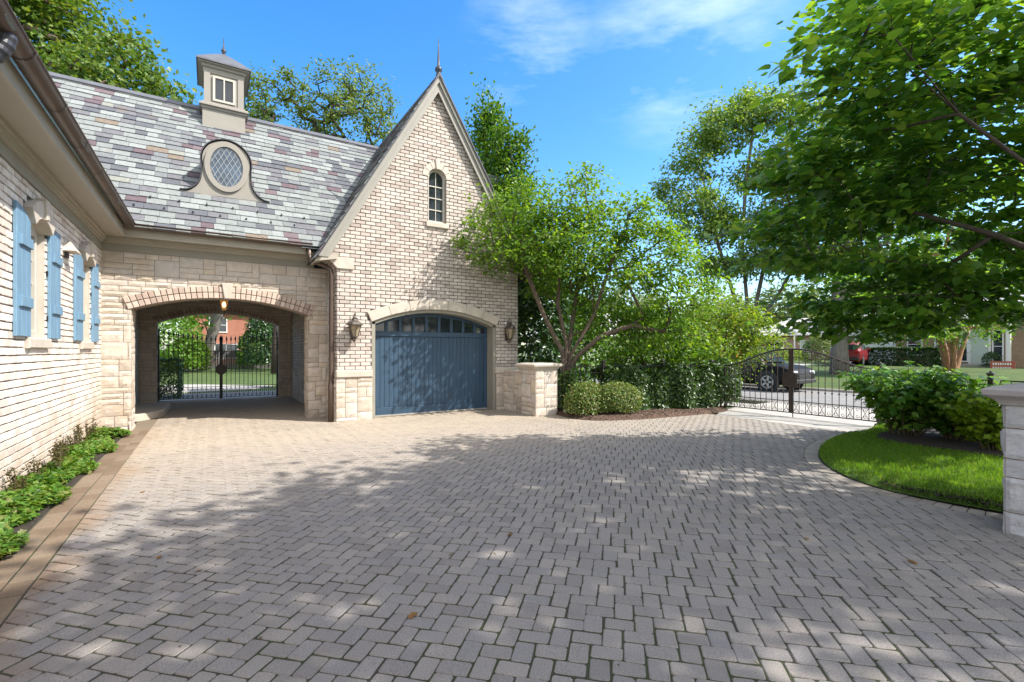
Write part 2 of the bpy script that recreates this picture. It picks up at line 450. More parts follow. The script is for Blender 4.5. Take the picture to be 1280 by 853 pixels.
def lawn_border():
    mb = MB(); rnd = random.Random(6)
    # walk the curve in paver steps
    acc = [0]
    for i in range(len(LC)-1): acc.append(acc[-1]+math.hypot(LC[i+1][0]-LC[i][0], LC[i+1][1]-LC[i][1]))
    def at(s):
        s = min(max(s, 0), acc[-1]-1e-6)
        for i in range(len(LC)-1):
            if acc[i+1] >= s:
                t = (s-acc[i])/(acc[i+1]-acc[i]); x0,y0 = LC[i]; x1,y1 = LC[i+1]
                l = acc[i+1]-acc[i]; return (x0+(x1-x0)*t, y0+(y1-y0)*t, (y1-y0)/l*-1*-1, (x1-x0)/l)
    s = 1.1
    def nrm(s):
        a = at(s-.12); b = at(s+.12); dx, dy = b[0]-a[0], b[1]-a[1]; l = math.hypot(dx, dy); return dy/l, -dx/l
    while s < acc[-1]-.05:
        l = .115
        a = at(s+.003); b = at(s+l-.003); n0 = nrm(s+.003); n1 = nrm(s+l-.003)
        sgn = 1 if lawn_side(a[0]+n0[0]*.1, a[1]+n0[1]*.1)[0] > 0 else -1
        P = [(a[0]+sgn*n0[0]*.01, a[1]+sgn*n0[1]*.01), (b[0]+sgn*n1[0]*.01, b[1]+sgn*n1[1]*.01),
             (b[0]+sgn*n1[0]*.185, b[1]+sgn*n1[1]*.185), (a[0]+sgn*n0[0]*.185, a[1]+sgn*n0[1]*.185)]
        if area(P) < 0: P = P[::-1]
        mb.prism(P, -.02, .001+rnd.gauss(0,.0015), .006); s += l
    return mb
struct(lawn_border().build('driveway_edging', M['edge']))
# lawn bed inside the curve: raised turf, dark soil strip, then soil under the shrubs
def lawn_bed():
    mb = MB(); N = len(LC)
    centre = (9.2, 2.2)
    rings = []
    for t, z in ((0,.012),(.04,.035),(.10,.06),(.3,.075),(.6,.08),(1,.08)):
        rings.append([(x+(centre[0]-x)*t, y+(centre[1]-y)*t, z+.006*mnoise.noise((x*3,y*3,t*9))) for (x, y) in [(a,b) for a,b in LC]+[(7.2,-1.2),(11.0,-1.6),(11.12,2.0)]])
    n = len(rings[0])
    for r in rings: mb.v.extend(r)
    for k in range(len(rings)-1):
        for i in range(n):
            j = (i+1) % n; mb.f.append((k*n+i, k*n+j, (k+1)*n+j, (k+1)*n+i))
    return mb
struct(lawn_bed().build('lawn', M['turf'], smooth=True))
# planting bed by the fence with red bark mulch, bed below the shuttered wall
def mound(poly, z0, z1, m, name, n=5):
    mb = MB(); cx = sum(p[0] for p in poly)/len(poly); cy = sum(p[1] for p in poly)/len(poly)
    rings = []
    for t in (0, .05, .15, .4, 1.):
        z = z0 + (z1-z0)*min(1, (t*8)**.6)
        rings.append([(x+(cx-x)*t, y+(cy-y)*t, z + .015*mnoise.noise((x*4+t*5, y*4, 1))*(t > 0)) for x, y in poly])
    k_ = len(poly)
    for r in rings: mb.v.extend(r)
    for k in range(len(rings)-1):
        for i in range(k_):
            j = (i+1) % k_; mb.f.append((k*k_+i, k*k_+j, (k+1)*k_+j, (k+1)*k_+i))
    return struct(mb.build(name, m, smooth=True))
BED = smooth_curve([(6.85,8.86),(6.80,8.45),(6.86,8.05),(7.15,7.68),(7.95,7.40),(8.9,7.28),(9.9,7.20),(10.7,7.22),(11.25,7.45)], 4) + [(11.5,9.0),(9.5,11.0),(7.1,12),(6.95,10)]
mound(BED, .003, .07, M['soil_red'], 'planting_bed')
LB = [(-1.285,.3),(-1.285,11.3),(-1.72,11.4),(-1.72,.3)]
mb = MB(); mb.prism([(-1.72,.3),(-1.288,.3),(-1.288,11.42),(-1.72,11.42)], -.06, .02, .015)
struct(mb.build('planting_soil', M['soil']))
SB = [(8.95,-1.6),(11.5,-1.6),(11.5,3.45),(9.7,3.62),(9.1,3.42),(8.9,3.0),(8.88,2.2)]
mb = MB(); mb.prism(SB, .05, .105, .03); struct(mb.build('shrub_soil', M['soil']))
def inpoly(poly, x, y):
    c = False
    for i in range(len(poly)):
        (x0,y0),(x1,y1) = poly[i], poly[i-1]
        if (y0 > y) != (y1 > y) and x < (x1-x0)*(y-y0)/(y1-y0)+x0: c = not c
    return c
def chips(name, poly, n, m, zf, size=(.02,.07)):
    xs = [p[0] for p in poly]; ys = [p[1] for p in poly]; P = []
    while len(P) < n:
        x, y = random.uniform(min(xs),max(xs)), random.uniform(min(ys),max(ys))
        if inpoly(poly, x, y): P.append((x, y, zf(x, y)))
    P = np.array(P); k = len(P)
    nr = np.stack([NP.normal(0,.35,k), NP.normal(0,.35,k), np.ones(k)], 1); dr = np.stack([NP.normal(0,1,k), NP.normal(0,1,k), np.zeros(k)], 1)
    return leafmesh(name, P, nr, dr, NP.uniform(*size, k), [(-.5,-.16,0),(.5,-.2,.02),(.5,.15,.0),(-.5,.18,.03)], [(0,1,2,3)], m)
o = chips('mulch', BED, 5200, M['mulch'], lambda x, y: .075+random.uniform(-.006,.012)); o['kind'] = 'stuff'
tag(o, 'reddish brown bark mulch in the bed between the stone pillar and the gate', 'mulch', kind='stuff')
o = chips('edge_mulch', [(6.17,2.35),(6.13,1.75),(6.2,1.30),(6.38,.95),(6.75,.95),(6.5,1.35),(6.33,1.8),(6.22,2.3)], 900, M['soil'], lambda x, y: .055+random.uniform(0,.02), (.02,.06)); o['kind'] = 'stuff'
tag(o, 'strip of dark soil and bark at the lawn edge by the grey pillar', 'soil', kind='stuff')
# grass blades on the near lawn
def blades():
    n = 34000; P = []
    for k in range(n):
        while True:
            x, y = random.uniform(6.0, 11.1), random.uniform(.3, 4.1)
            d = lawn_side(x, y)[0]
            if d < -.005 and not inpoly(SB, x, y): break
        P.append((x, y, max(.012, min(.075, .015-d*.55))))
    P = np.array(P)
    nr = np.stack([NP.normal(0,1,n), NP.normal(0,1,n), NP.normal(.1,.2,n)], 1)
    dr = np.stack([NP.normal(0,.45,n), NP.normal(0,.45,n), np.ones(n)], 1)
    return leafmesh('grass', P, nr, dr, NP.uniform(.03,.065,n), [(0,-.045,0),(.0,.045,0),(.6,.035,.08),(1,0,.22),(.6,-.035,.08)], [(0,1,2,3,4)], M['blade'])
M['blade'] = leafmat('grass_blade', [(0,(.075,.15,.014)),(.6,(.115,.21,.02)),(.93,(.16,.24,.035)),(1,(.30,.27,.12))], .38, .5, .25)
o = blades(); tag(o, 'short green mown grass on the curved lawn inside the gate', 'grass', kind='stuff')
# ------------------------------------------------------------------ the house: shuttered wing, carriageway, gabled garage
house = thing('brick_house', 'pale brick and limestone house with slate roof, blue shutters, arched carriageway and pointed garage gable', 'house', (1.5, 13, 0))

class Arch:
    def __init__(s, cx, w, zs, rise):
        s.cx, s.w, s.zs, s.rise = cx, w, zs, rise
        s.R = (w*w + rise*rise)/(2*rise); s.zc = zs + rise - s.R; s.a = math.asin(w/s.R)
    def half(s, z, t=0.):
        """half width of the opening (grown by t) at height z"""
        if z < s.zs: return s.w
        d = (s.R+t)**2 - (z-s.zc)**2
        if d <= 0: return 0.
        return min(math.sqrt(d), s.w + t*math.sin(s.a))
    def top(s, u, t=0.):
        d = (s.R+t)**2 - (u-s.cx)**2
        return s.zc + math.sqrt(max(d, 0))
    def pt(s, ang, r): return (s.cx + r*math.sin(ang), s.zc + r*math.cos(ang))
def subtract(iv, a, b):
    out = []
    for (x0, x1) in iv:
        if b <= x0 or a >= x1: out.append((x0, x1)); continue
        if a > x0: out.append((x0, a))
        if b < x1: out.append((b, x1))
    return out

def brick_wall(F, z0, z1, ivf, seed, ch=.0835, bl=.222, jt=.012, proud=.010, mf=None):
    """running bond; ivf(z) gives the stretches of wall at height z. returns (bricks, mortar)"""
    rnd = random.Random(seed); B, Mo = MB(), MB(); k = 0; z = z0
    while z < z1 - .01:
        h = min(ch, z1 - z); zm = z + h/2
        for (a, b) in (mf or ivf)(zm):
            Mo.add([F(a,z,0),F(b,z,0),F(b,z+h,0),F(a,z+h,0)], [(0,1,2,3)])
        for (a, b) in ivf(zm):
            u = (math.floor(a/bl) - 1)*bl + (bl/2 if k % 2 else 0)
            while u < b:
                p, q = max(u, a)+jt/2, min(u+bl, b)-jt/2
                if q - p > .025:
                    n = proud + rnd.uniform(-.003, .005); t1, t2 = rnd.uniform(-.003,.003), rnd.uniform(-.003,.003)
                    zz0, zz1 = z+jt*.55+rnd.uniform(-.002,.002), z+h-jt*.45+rnd.uniform(-.002,.002); e = .004
                    B.add([F(p,zz0,0),F(q,zz0,0),F(q,zz1,0),F(p,zz1,0),F(p+e,zz0+e,n+t1),F(q-e,zz0+e,n+t2),F(q-e,zz1-e,n+t2),F(p+e,zz1-e,n+t1)],
                          [(4,5,6,7),(0,1,5,4),(1,2,6,5),(2,3,7,6),(3,0,4,7)])
                u += bl
        z += h; k += 1
    return B, Mo

def rock(B, F, a, b, z0, z1, n, rnd, amp=.016, cell=.05):
    """one split-faced stone"""
    nx = max(2, int((b-a)/cell)); nz = max(2, int((z1-z0)/cell)); base = len(B.v); off = rnd.uniform(0, 50)
    for j in range(nz+1):
        for i in range(nx+1):
            u = a + (b-a)*i/nx; z = z0 + (z1-z0)*j/nz
            e = min(i, nx-i, j, nz-j) == 0
            d = n*.45 if e else n + amp*mnoise.noise((u*4.5+off, z*5+off, off)) + amp*.35*mnoise.noise((u*15+off, z*15, off))
            if e: u += rnd.uniform(-.002,.002); z += rnd.uniform(-.002,.002)
            B.v.append(F(u, z, d))
    W = nx+1
    for j in range(nz):
        for i in range(nx):
            p = base+j*W+i; B.f.append((p, p+1, p+W+1, p+W))
    ring = [base+i for i in range(W)] + [base+j*W+nx for j in range(1,nz+1)] + [base+nz*W+i for i in range(nx-1,-1,-1)] + [base+j*W for j in range(nz-1,0,-1)]
    b2 = len(B.v)
    for k in ring:
        pass
    cs = [(a,z0),(b,z0),(b,z1),(a,z1)]
    for (u, z) in cs: B.v.append(F(u, z, -.002))
    # skirts on the four sides
    row = [base+i for i in range(W)]; B.f.append(tuple([b2, b2+1] + row[::-1]))
    row = [base+j*W+nx for j in range(nz+1)]; B.f.append(tuple([b2+1, b2+2] + row[::-1]))
    row = [base+nz*W+i for i in range(nx,-1,-1)]; B.f.append(tuple([b2+2, b2+3] + row[::-1]))
    row = [base+j*W for j in range(nz,-1,-1)]; B.f.append(tuple([b2+3, b2] + row[::-1]))

def stone_wall(F, u0, u1, z0, z1, ivf, seed, uh=.105, uw=.066, flatz=None, jt=.010, n=.022, amp=.016, cell=.055, cap=3):
    rnd = random.Random(seed); B, Mo = MB(), MB()
    NU = max(1, round((u1-u0)/uw)); NZ = max(1, round((z1-z0)/uh)); uw = (u1-u0)/NU; uh = (z1-z0)/NZ
    occ = [[0]*NU for _ in range(NZ)]
    for j in range(NZ):
        zz = z0+j*uh
        for (a, b) in ivf(zz+uh/2): Mo.add([F(a,zz,0),F(b,zz,0),F(b,zz+uh,0),F(a,zz+uh,0)], [(0,1,2,3)])
        i = 0
        while i < NU:
            if occ[j][i]: i += 1; continue
            h = rnd.choices((1,2,3), (4,5,2))[0]; w = {1:rnd.randint(3,7),2:rnd.randint(3,6),3:rnd.randint(4,6)}[h]
            h = min(h, cap)
            if flatz and j*uh+z0 >= flatz[0]-2*uh and j*uh+z0 < flatz[1]: h = 1
            h = min(h, NZ-j)
            free = 0
            while i+free < NU and not occ[j][i+free] and free < w: free += 1
            w = free
            rest = 0
            while i+w+rest < NU and not occ[j][i+w+rest]: rest += 1
            if 0 < rest < 2: w += rest
            if w < 2: h = min(h, 1)
            for jj in range(j, j+h):
                for ii in range(i, i+w): occ[jj][ii] = 1
            a, b, za, zb = u0+i*uw, u0+(i+w)*uw, z0+j*uh, z0+(j+h)*uh
            for (p, q) in ivf((za+zb)/2):
                p2, q2 = max(a, p), min(b, q)
                if q2-p2 > .03:
                    rock(B, F, p2+jt/2, q2-jt/2, za+jt/2, zb-jt/2, n+rnd.uniform(-.006,.008), rnd, amp, cell)
            i += w
    return B, Mo
def put(name, pair, m, mm, parent):
    o = pair[0].build(name, m, parent); pair[1].build('mortar', mm, o); return o

XW, YP, YF = -1.70, 11.50, 10.60       # shuttered wall, carriageway wall, garage wall
# ---- shuttered wing (faces +x)
WIN = [(7.28, 7.94), (9.86, 10.50)]
FW = wframe((XW,0,0), (0,1,0), (1,0,0))     # u = y
def ivw(z):
    iv = [(.6, 11.5)]
    for (a, b) in WIN:
        if 1.66 < z < 2.95: iv = subtract(iv, a-.01, b+.01)
        if 1.52 < z < 1.66: iv = subtract(iv, a-.1, b+.1)
        A = Arch((a+b)/2, (b-a)/2, 2.90, .12)
        if z >= 2.90: h = A.half(z, .22); iv = subtract(iv, A.cx-h, A.cx+h) if h else iv
    return iv
B, Mo = brick_wall(FW, -.05, 3.36, ivw, 1)
put('brick_wall', (B, Mo), M['brick_wash'], M['mortar'], house)
def arch_band(F, A, t, n0, n1, nst, gap=.006, key=None, jit=0., rnd=None, a0=None, a1=None, rows=1, segs=3):
    """wedge stones round an arch, in their own mesh"""
    mb = MB(); a0 = -A.a if a0 is None else a0; a1 = A.a if a1 is None else a1
    for r in range(rows):
        r0 = A.R + t*r/rows; r1 = A.R + t*(r+1)/rows
        for k in range(nst):
            p = a0 + (a1-a0)*k/nst; q = a0 + (a1-a0)*(k+1)/nst
            if key and not (q <= key[0]+1e-6 or p >= key[1]-1e-6): continue
            g = gap/2/A.R; p += g; q -= g; o = rnd.uniform(-jit, jit) if rnd else 0
            inner = [A.pt(p+(q-p)*i/segs, r0+(gap/2 if r else 0)) for i in range(segs+1)]; outer = [A.pt(q+(p-q)*i/segs, r1-(gap/2 if r < rows-1 else 0)) for i in range(segs+1)]
            mb.prism(inner+outer, n0, n1+o, min(.006, (n1-n0)*.3), lambda u, z, n: F(u, z, n))
    return mb
def shutter(y0, y1, tall_left):
    mb = MB(); n0, n1 = .014, .044; npl = 3
    def top(y):
        t = (y-y0)/(y1-y0); t = t if not tall_left else 1-t
        return 2.905 + .125*math.sin(t*math.pi/2)**.9
    wpl = (y1-y0)/npl
    for k in range(npl):
        a, b = y0+k*wpl+.002, y0+(k+1)*wpl-.002
        tops = [(a+(b-a)*i/4, top(a+(b-a)*i/4)) for i in range(5)]
        mb.prism([(a,1.655),(b,1.655)] + tops[::-1], n0, n1, .004, FW)
    o = mb.build('shutter', M['shutter'], house)
    for zc in (2.02, 2.66):
        bt = MB(); bt.prism([(y0+.06,zc-.055),(y1-.02,zc-.055),(y1-.02,zc+.055),(y0+.06,zc+.055)], n1+.001, n1+.026, .005, FW)
        bt.build('batten', M['shutter'], o)
    ye = y1 if tall_left else y0
    for zc in (1.9, 2.45): MB().box(XW+.001, XW+.022, ye-.02, ye+.02, zc-.03, zc+.03).build('hinge', M['iron'], o)
shutter(6.80, 7.26, True); shutter(8.02, 8.50, False); shutter(9.34, 9.83, True); shutter(10.58, 11.06, False)
for (a, b) in WIN:
    A = Arch((a+b)/2, (b-a)/2, 2.90, .12)
    fr = MB(); d0, d1 = -.13, -.055
    fr.prism([(a,1.65),(a+.075,1.65),(a+.075,2.9),(a,2.9)], d0, d1, .008, FW); fr.prism([(b-.075,1.65),(b,1.65),(b,2.9),(b-.075,2.9)], d0, d1, .008, FW)
    fr.prism([(a+.075,1.65),(b-.075,1.65),(b-.075,1.74),(a+.075,1.74)], d0, d1, .008, FW)
    tp = [(a+(b-a)*i/8, A.top(a+(b-a)*i/8)) for i in range(9)]
    fr.prism([(a,2.86),(b,2.86)] + tp[::-1], d0, d1-.002, .008, FW)
    o = fr.build('window', M['window_paint'], house)
    gl = MB(); gl.quad(FW(a,1.65,-.11), FW(b,1.65,-.11), FW(b,2.9,-.11), FW(a,2.9,-.11)); gl.build('pane', M['glass'], o)
    mu = MB(); c = (a+b)/2
    mu.prism([(c-.02,1.74),(c+.02,1.74),(c+.02,2.86),(c-.02,2.86)], -.105, -.075, 0, FW)
    for z in (2.02, 2.30, 2.58):
        mu.prism([(a+.075,z-.011),(c-.02,z-.011),(c-.02,z+.011),(a+.075,z+.011)], -.105, -.085, 0, FW); mu.prism([(c+.02,z-.011),(b-.075,z-.011),(b-.075,z+.011),(c+.02,z+.011)], -.105, -.085, 0, FW)
    mu.build('muntin', M['window_paint'], o)
    rv = MB()   # brick and stone reveals
    for y, s in ((a, 1), (b, -1)): MB().add([FW(y,1.65,0.004), FW(y,1.65,-.17), FW(y,2.9,-.17), FW(y,2.9,.004)], [(0,1,2,3)]).build('reveal', M['cast'], o)
    si = MB(); si.prism([(a-.09,1.53),(b+.09,1.53),(b+.09,1.648),(a-.09,1.648)], -.16, .055, .012, FW); si.build('sill', M['cast'], o)
    ab = arch_band(FW, A, .20, -.17, .085, 2, key=None)
    ks = MB(); w = .045
    ks.prism([(A.cx-w, A.top(A.cx)-.006), (A.cx+w, A.top(A.cx)-.006), (A.cx+w*1.7, A.top(A.cx)+.23), (A.cx-w*1.7, A.top(A.cx)+.23)], -.05, .115, .008, FW)
    so = ab.build('arch_stone', M['cast'], o); ks.build('keystone', M['cast'], o)

# ---- carriageway wall (faces -y)
FP = wframe((0,YP,0), (1,0,0), (0,-1,0))
AP = Arch(.305, 1.555, 2.30, .28)
def ivp(A, u0, u1, t):
    def f(z):
        h = A.half(z, t if z >= A.zs else 0)
        return subtract([(u0, u1)], A.cx-h, A.cx+h) if h else [(u0, u1)]
    return f
P1 = stone_wall(FP, -1.70, 2.28, -.03, 3.36, ivp(AP, -1.70, 2.28, .20), 21, flatz=(2.25, 2.85))
put('stone_wall', P1, M['stone'], M['mortar_light'], house)
rn = random.Random(9)
def brick_arch(F, A, nst, t, n0, n1, keyw=.04):
    o = arch_band(F, A, t, n0, n1, nst, .012, jit=.006, rnd=rn, rows=2, segs=1, a0=-A.a-.012, a1=A.a+.012).build('brick_arch', M['archbrick'], house)
    mo = MB(); N = 24     # mortar ring behind the bricks and the underside of the arch
    inner = [A.pt(-A.a + 2*A.a*i/N, A.R) for i in range(N+1)]; outer = [A.pt(A.a - 2*A.a*i/N, A.R+t) for i in range(N+1)]
    for i in range(N):
        a = A.pt(-A.a+2*A.a*i/N, A.R); b = A.pt(-A.a+2*A.a*(i+1)/N, A.R); c = A.pt(-A.a+2*A.a*(i+1)/N, A.R+t); d = A.pt(-A.a+2*A.a*i/N, A.R+t)
        mo.add([F(*a,n1-.02), F(*b,n1-.02), F(*c,n1-.02), F(*d,n1-.02)], [(0,1,2,3)])
    mo.build('mortar', M['mortar'], o)
    ks = MB(); c = A.cx; z0 = A.top(c)
    ks.prism([(c-.055,z0-.012),(c+.055,z0-.012),(c+.105,z0+t+.07),(c-.105,z0+t+.07)], n0, n1+.03, .014, F)
    ks.build('keystone', M['cast'], o)
    so = MB()
    for i in range(N):
        a = A.pt(-A.a+2*A.a*i/N, A.R+.001); b = A.pt(-A.a+2*A.a*(i+1)/N, A.R+.001)
        so.add([F(*a,0), F(*b,0), F(*b,-.45), F(*a,-.45)], [(0,1,2,3)])
    so.build('arch_soffit', M['mortar_light'], o)
    return o
brick_arch(FP, AP, 35, .235, -.05, .045)
# reveals and inner walls of the carriageway
rv = MB(); s2 = MB(); b2 = MB(); m2 = MB()
def lining(P, name='stone_lining', m=M['stone']):
    o = P[0].build(name, m, house); P[1].build('mortar', M['mortar_light'], o)
Fr = wframe((-1.25,YP,0), (0,1,0), (1,0,0)); lining(stone_wall(Fr, 0, .46, -.03, 2.30, lambda z: [(0,.46)], 31, n=.012, amp=.010))
Fr = wframe((1.86,YP,0), (0,1,0), (-1,0,0)); P = stone_wall(Fr, 0, .46, -.03, 2.30, lambda z: [(0,.46)], 32, n=.012, amp=.010); lining(P)
# inner side walls: brick above a stone base
YB = 17.25
for X, N_, sd in ((-1.70, 1, 41), (2.28, -1, 42)):
    Fi = wframe((X,0,0), (0,1,0), (N_,0,0))
    P = stone_wall(Fi, 11.96, YB, -.03, .95, lambda z: [(11.96,YB)], sd, n=.014, amp=.010); lining(P)
    P = brick_wall(Fi, .95, 3.36, lambda z: [(11.96,YB)], sd); lining(P, 'brick_lining', M['brick'])
for xa, xb in ((-1.70,-1.25), (1.86,2.28)): MB().quad((xa,11.962,-.03),(xb,11.962,-.03),(xb,11.962,3.3),(xa,11.962,3.3)).build('pier_back', M['mortar_light'], house)
m2.quad((-1.25,11.962,2.3),(1.86,11.962,2.3),(1.86,11.962,3.3),(-1.25,11.962,3.3)) if False else None
# back wall of the carriageway with the gate arch
FB = wframe((0,YB,0), (1,0,0), (0,-1,0))
AB = Arch(.30, 1.60, 2.33, .33)
P = stone_wall(FB, -1.70, 2.28, -.03, 3.36, ivp(AB, -1.70, 2.28, .16), 51, flatz=(2.25,2.9)); lining(P)
for X, N_ in ((AB.cx-AB.w, 1), (AB.cx+AB.w, -1)):
    Fr = wframe((X,YB,0), (0,1,0), (N_,0,0)); P = stone_wall(Fr, 0, .46, -.03, 2.33, lambda z: [(0,.46)], 61, n=.012, amp=.008); lining(P)
brick_arch(FB, AB, 33, .19, -.05, .035)
bw = MB(); bw.prism([(-1.70,-.03),(-1.30,-.03),(-1.30,2.66),(1.9,2.66),(1.9,-.03),(2.28,-.03),(2.28,3.4),(-1.70,3.4)], 17.7, 17.72, 0, lambda u, v, w: (u, w, v))
bw.build('rear_wall', M['cast'], house)
MB().box(-1.70,2.28,11.96,17.25,3.0,3.06).build('carriageway_ceiling', M['trim'], house)
# ---- garage
FG = wframe((0,YF,0), (1,0,0), (0,-1,0))
GX0, GX1 = 2.28, 6.85
AX, AZ, SL = 4.56, 8.00, 1.68            # gable apex and slope of the roof top
AG = Arch(4.60, 1.575, 2.15, .33)
AWN = Arch(4.57, .23, 5.60, .22)
def ivg(z, k=0.):
    a, b = GX0, GX1
    if z > 3.5: a = max(1.95, AX-(AZ-.30-z)/SL); b = min(7.17, AX+(AZ-.30-z)/SL)
    if b-a < .05: return []
    iv = [(a, b)]
    h = AG.half(z, .225-k if z >= AG.zs else 0)
    if h: iv = subtract(iv, AG.cx-h, AG.cx+h)
    if 4.54 < z < 5.95:
        h = AWN.half(z, .14-k*.7 if z >= AWN.zs else 0)
        if h: iv = subtract(iv, AWN.cx-h, AWN.cx+h)
    if 3.25 < z < 3.50: iv = subtract(iv, GX0-.1, GX0+.34)
    return iv
put('brick_wall', brick_wall(FG, 1.09, AZ-.1, ivg, 2, mf=lambda z: ivg(z, .13)), M['brick'], M['mortar'], house)
s3 = MB(); m3 = MB(); cp = MB()
FGb = wframe((0,YF-.035,0), (1,0,0), (0,-1,0))
for (a, b, sd) in ((GX0-.02, 3.025, 71), (6.175, GX1+.02, 72)):
    P = stone_wall(FGb, a, b, -.03, .93, lambda z, a=a, b=b: [(a,b)], sd, n=.02, amp=.013); P[1].box(a, b, YF-.034, YF+.3, -.03, .93)
    so_ = P[0].build('stone_base', M['stone'], house); P[1].build('mortar', M['mortar_light'], so_)
    MB().prism([(a-.015,.93),(b,.93),(b,1.09),(a-.015,1.09)], -.01, .085, .02, FG).build('water_table', M['cast'], house)
# side walls of the garage
Fs = wframe((GX0,0,0), (0,1,0), (-1,0,0))
P = brick_wall(Fs, .93, 3.7, lambda z: [(YF,YP-.03)], 81); b4, mm4 = P
P = stone_wall(wframe((GX0-.03,0,0), (0,1,0), (-1,0,0)), YF-.03, YP-.04, -.03, .93, lambda z: [(YF-.03,YP-.04)], 82, n=.02, amp=.012); s3.add(P[0].v, P[0].f); m3.add(P[1].v, P[1].f)
Fs = wframe((GX1,0,0), (0,1,0), (1,0,0))
P = brick_wall(Fs, .0, 3.7, lambda z: [(YF,17.7)], 83); b4.add(P[0].v, P[0].f); mm4.add(P[1].v, P[1].f)
put('brick_side_wall', (b4, mm4), M['brick'], M['mortar'], house)
o = s3.build('stone_base', M['stone'], house); m3.build('mortar', M['mortar_light'], o)
# cast stone over the garage door
o = arch_band(FG, AG, .225, -.02, .05, 7, .006, segs=4, a0=-AG.a-.005, a1=AG.a+.005).build('door_arch_stone', M['cast'], house)
# trimmed opening
jm = MB()
for x0, x1 in ((AG.cx-AG.w, 3.07+.03), (6.105, AG.cx+AG.w)):
    jm.box(x0-.0, x1, YF+.004, YF+.36, 0, 2.15, .0)
N = 24
for i in range(N):
    a = AG.pt(-AG.a+2*AG.a*i/N, AG.R+.002); b = AG.pt(-AG.a+2*AG.a*(i+1)/N, AG.R+.002); a2 = AG.pt(-AG.a+2*AG.a*i/N, AG.R-.07); b2_ = AG.pt(-AG.a+2*AG.a*(i+1)/N, AG.R-.07)
    jm.add([FG(*a,-.004),FG(*b,-.004),FG(*b2_,-.004),FG(*a2,-.004),FG(*a,-.36),FG(*b,-.36),FG(*b2_,-.36),FG(*a2,-.36)], [(0,1,2,3),(3,2,6,7),(0,4,5,1)])
jm.build('door_casing', M['frieze'], house)
# garage door with plank face and a row of arched lights
AD = Arch(4.60, 1.505, 2.12, .28); FD = wframe((0,YF+.36,0), (1,0,0), (0,-1,0))
d = MB(); x0, x1 = 3.095, 6.105
d.prism([(x0,.03),(x0+.1,.03),(x0+.1,1.84),(x0,1.84)], 0, .05, .005, FD); d.prism([(x1-.1,.03),(x1,.03),(x1,1.84),(x1-.1,1.84)], 0, .05, .005, FD)
d.prism([(x0+.1,.03),(x1-.1,.03),(x1-.1,.20),(x0+.1,.20)], 0, .049, .005, FD); d.prism([(x0,1.842),(x1,1.842),(x1,1.96),(x0,1.96)], 0, .051, .005, FD)
npl = 26; w = (x1-x0-.2)/npl
for k in range(npl): d.prism([(x0+.1+k*w,.2),(x0+.1+(k+1)*w,.2),(x0+.1+(k+1)*w,1.842),(x0+.1+k*w,1.842)], 0, .026, .008, FD)
d.prism([(x0+.1,1.08),(x1-.1,1.08),(x1-.1,1.086),(x0+.1,1.086)], .02, .0275, 0, FD)
# stiles between the lights and the arched head
ed = [x0] + [x0+.02+(x1-x0-.04)*k/9 for k in range(10)] + [x1]
for k in range(10):
    xc = x0+.035+(x1-x0-.07)*k/9; hw = .035
    d.prism([(xc-hw,1.96),(xc+hw,1.96),(xc+hw,AD.top(xc+hw)-.05),(xc-hw,AD.top(xc-hw)-.05)], 0, .048, .005, FD)
for i in range(30):
    xa, xb = x0+(x1-x0)*i/30, x0+(x1-x0)*(i+1)/30
    d.add([FD(xa,AD.top(xa)-.075,.049),FD(xb,AD.top(xb)-.075,.049),FD(xb,AD.top(xb)+.02,.049),FD(xa,AD.top(xa)+.02,.049),FD(xa,AD.top(xa)-.075,0),FD(xb,AD.top(xb)-.075,0)], [(0,1,2,3),(0,4,5,1)])
gd = d.build('garage_door', M['door'], house)
for k in range(9):
    xa = x0+.035+(x1-x0-.07)*k/9+.03; xb = x0+.035+(x1-x0-.07)*(k+1)/9-.03
    MB().add([FD(xa,1.95,.008),FD(xb,1.95,.008),FD(xb,AD.top(xb)-.05,.008),FD(xa,AD.top(xa)-.05,.008)], [(0,1,2,3)]).build('door_light', M['glass'], gd)
MB().box(x0-.02,x1+.02,YF+.30,YF+.36,.0,.03).build('threshold', M['concrete'], house)
# gable window
fr = MB(); a, b = AWN.cx-AWN.w, AWN.cx+AWN.w
fr.prism([(a,4.54),(a+.05,4.54),(a+.05,5.6),(a,5.6)], -.13, -.06, .006, FG); fr.prism([(b-.05,4.54),(b,4.54),(b,5.6),(b-.05,5.6)], -.13, -.06, .006, FG)
fr.prism([(a+.05,4.54),(b-.05,4.54),(b-.05,4.6),(a+.05,4.6)], -.13, -.061, .006, FG)
N = 12
for i in range(N):
    p = AWN.pt(-AWN.a+2*AWN.a*i/N, AWN.R); q = AWN.pt(-AWN.a+2*AWN.a*(i+1)/N, AWN.R); p2 = AWN.pt(-AWN.a+2*AWN.a*i/N, AWN.R-.05); q2 = AWN.pt(-AWN.a+2*AWN.a*(i+1)/N, AWN.R-.05)
    fr.prism([p2, q2, q, p], -.13, -.06, .0, FG)
gw = fr.build('window', M['window_paint'], house)
gl = MB(); gl.add([FG(a,4.55,-.105),FG(b,4.55,-.105)] + [FG(*AWN.pt(AWN.a-2*AWN.a*i/N, AWN.R-.01),-.105) for i in range(N+1)], [tuple(range(N+3))]); gl.build('pane', M['glass'], gw)
mu = MB()
for z in (4.86, 5.14, 5.42): mu.prism([(a+.05,z-.012),(b-.05,z-.012),(b-.05,z+.012),(a+.05,z+.012)], -.10, -.08, 0, FG)
mu.prism([(AWN.cx-.008,4.6),(AWN.cx+.008,4.6),(AWN.cx+.008,5.77),(AWN.cx-.008,5.77)], -.10, -.085, 0, FG)
mu.build('muntin', M['window_paint'], gw)
rv = MB()
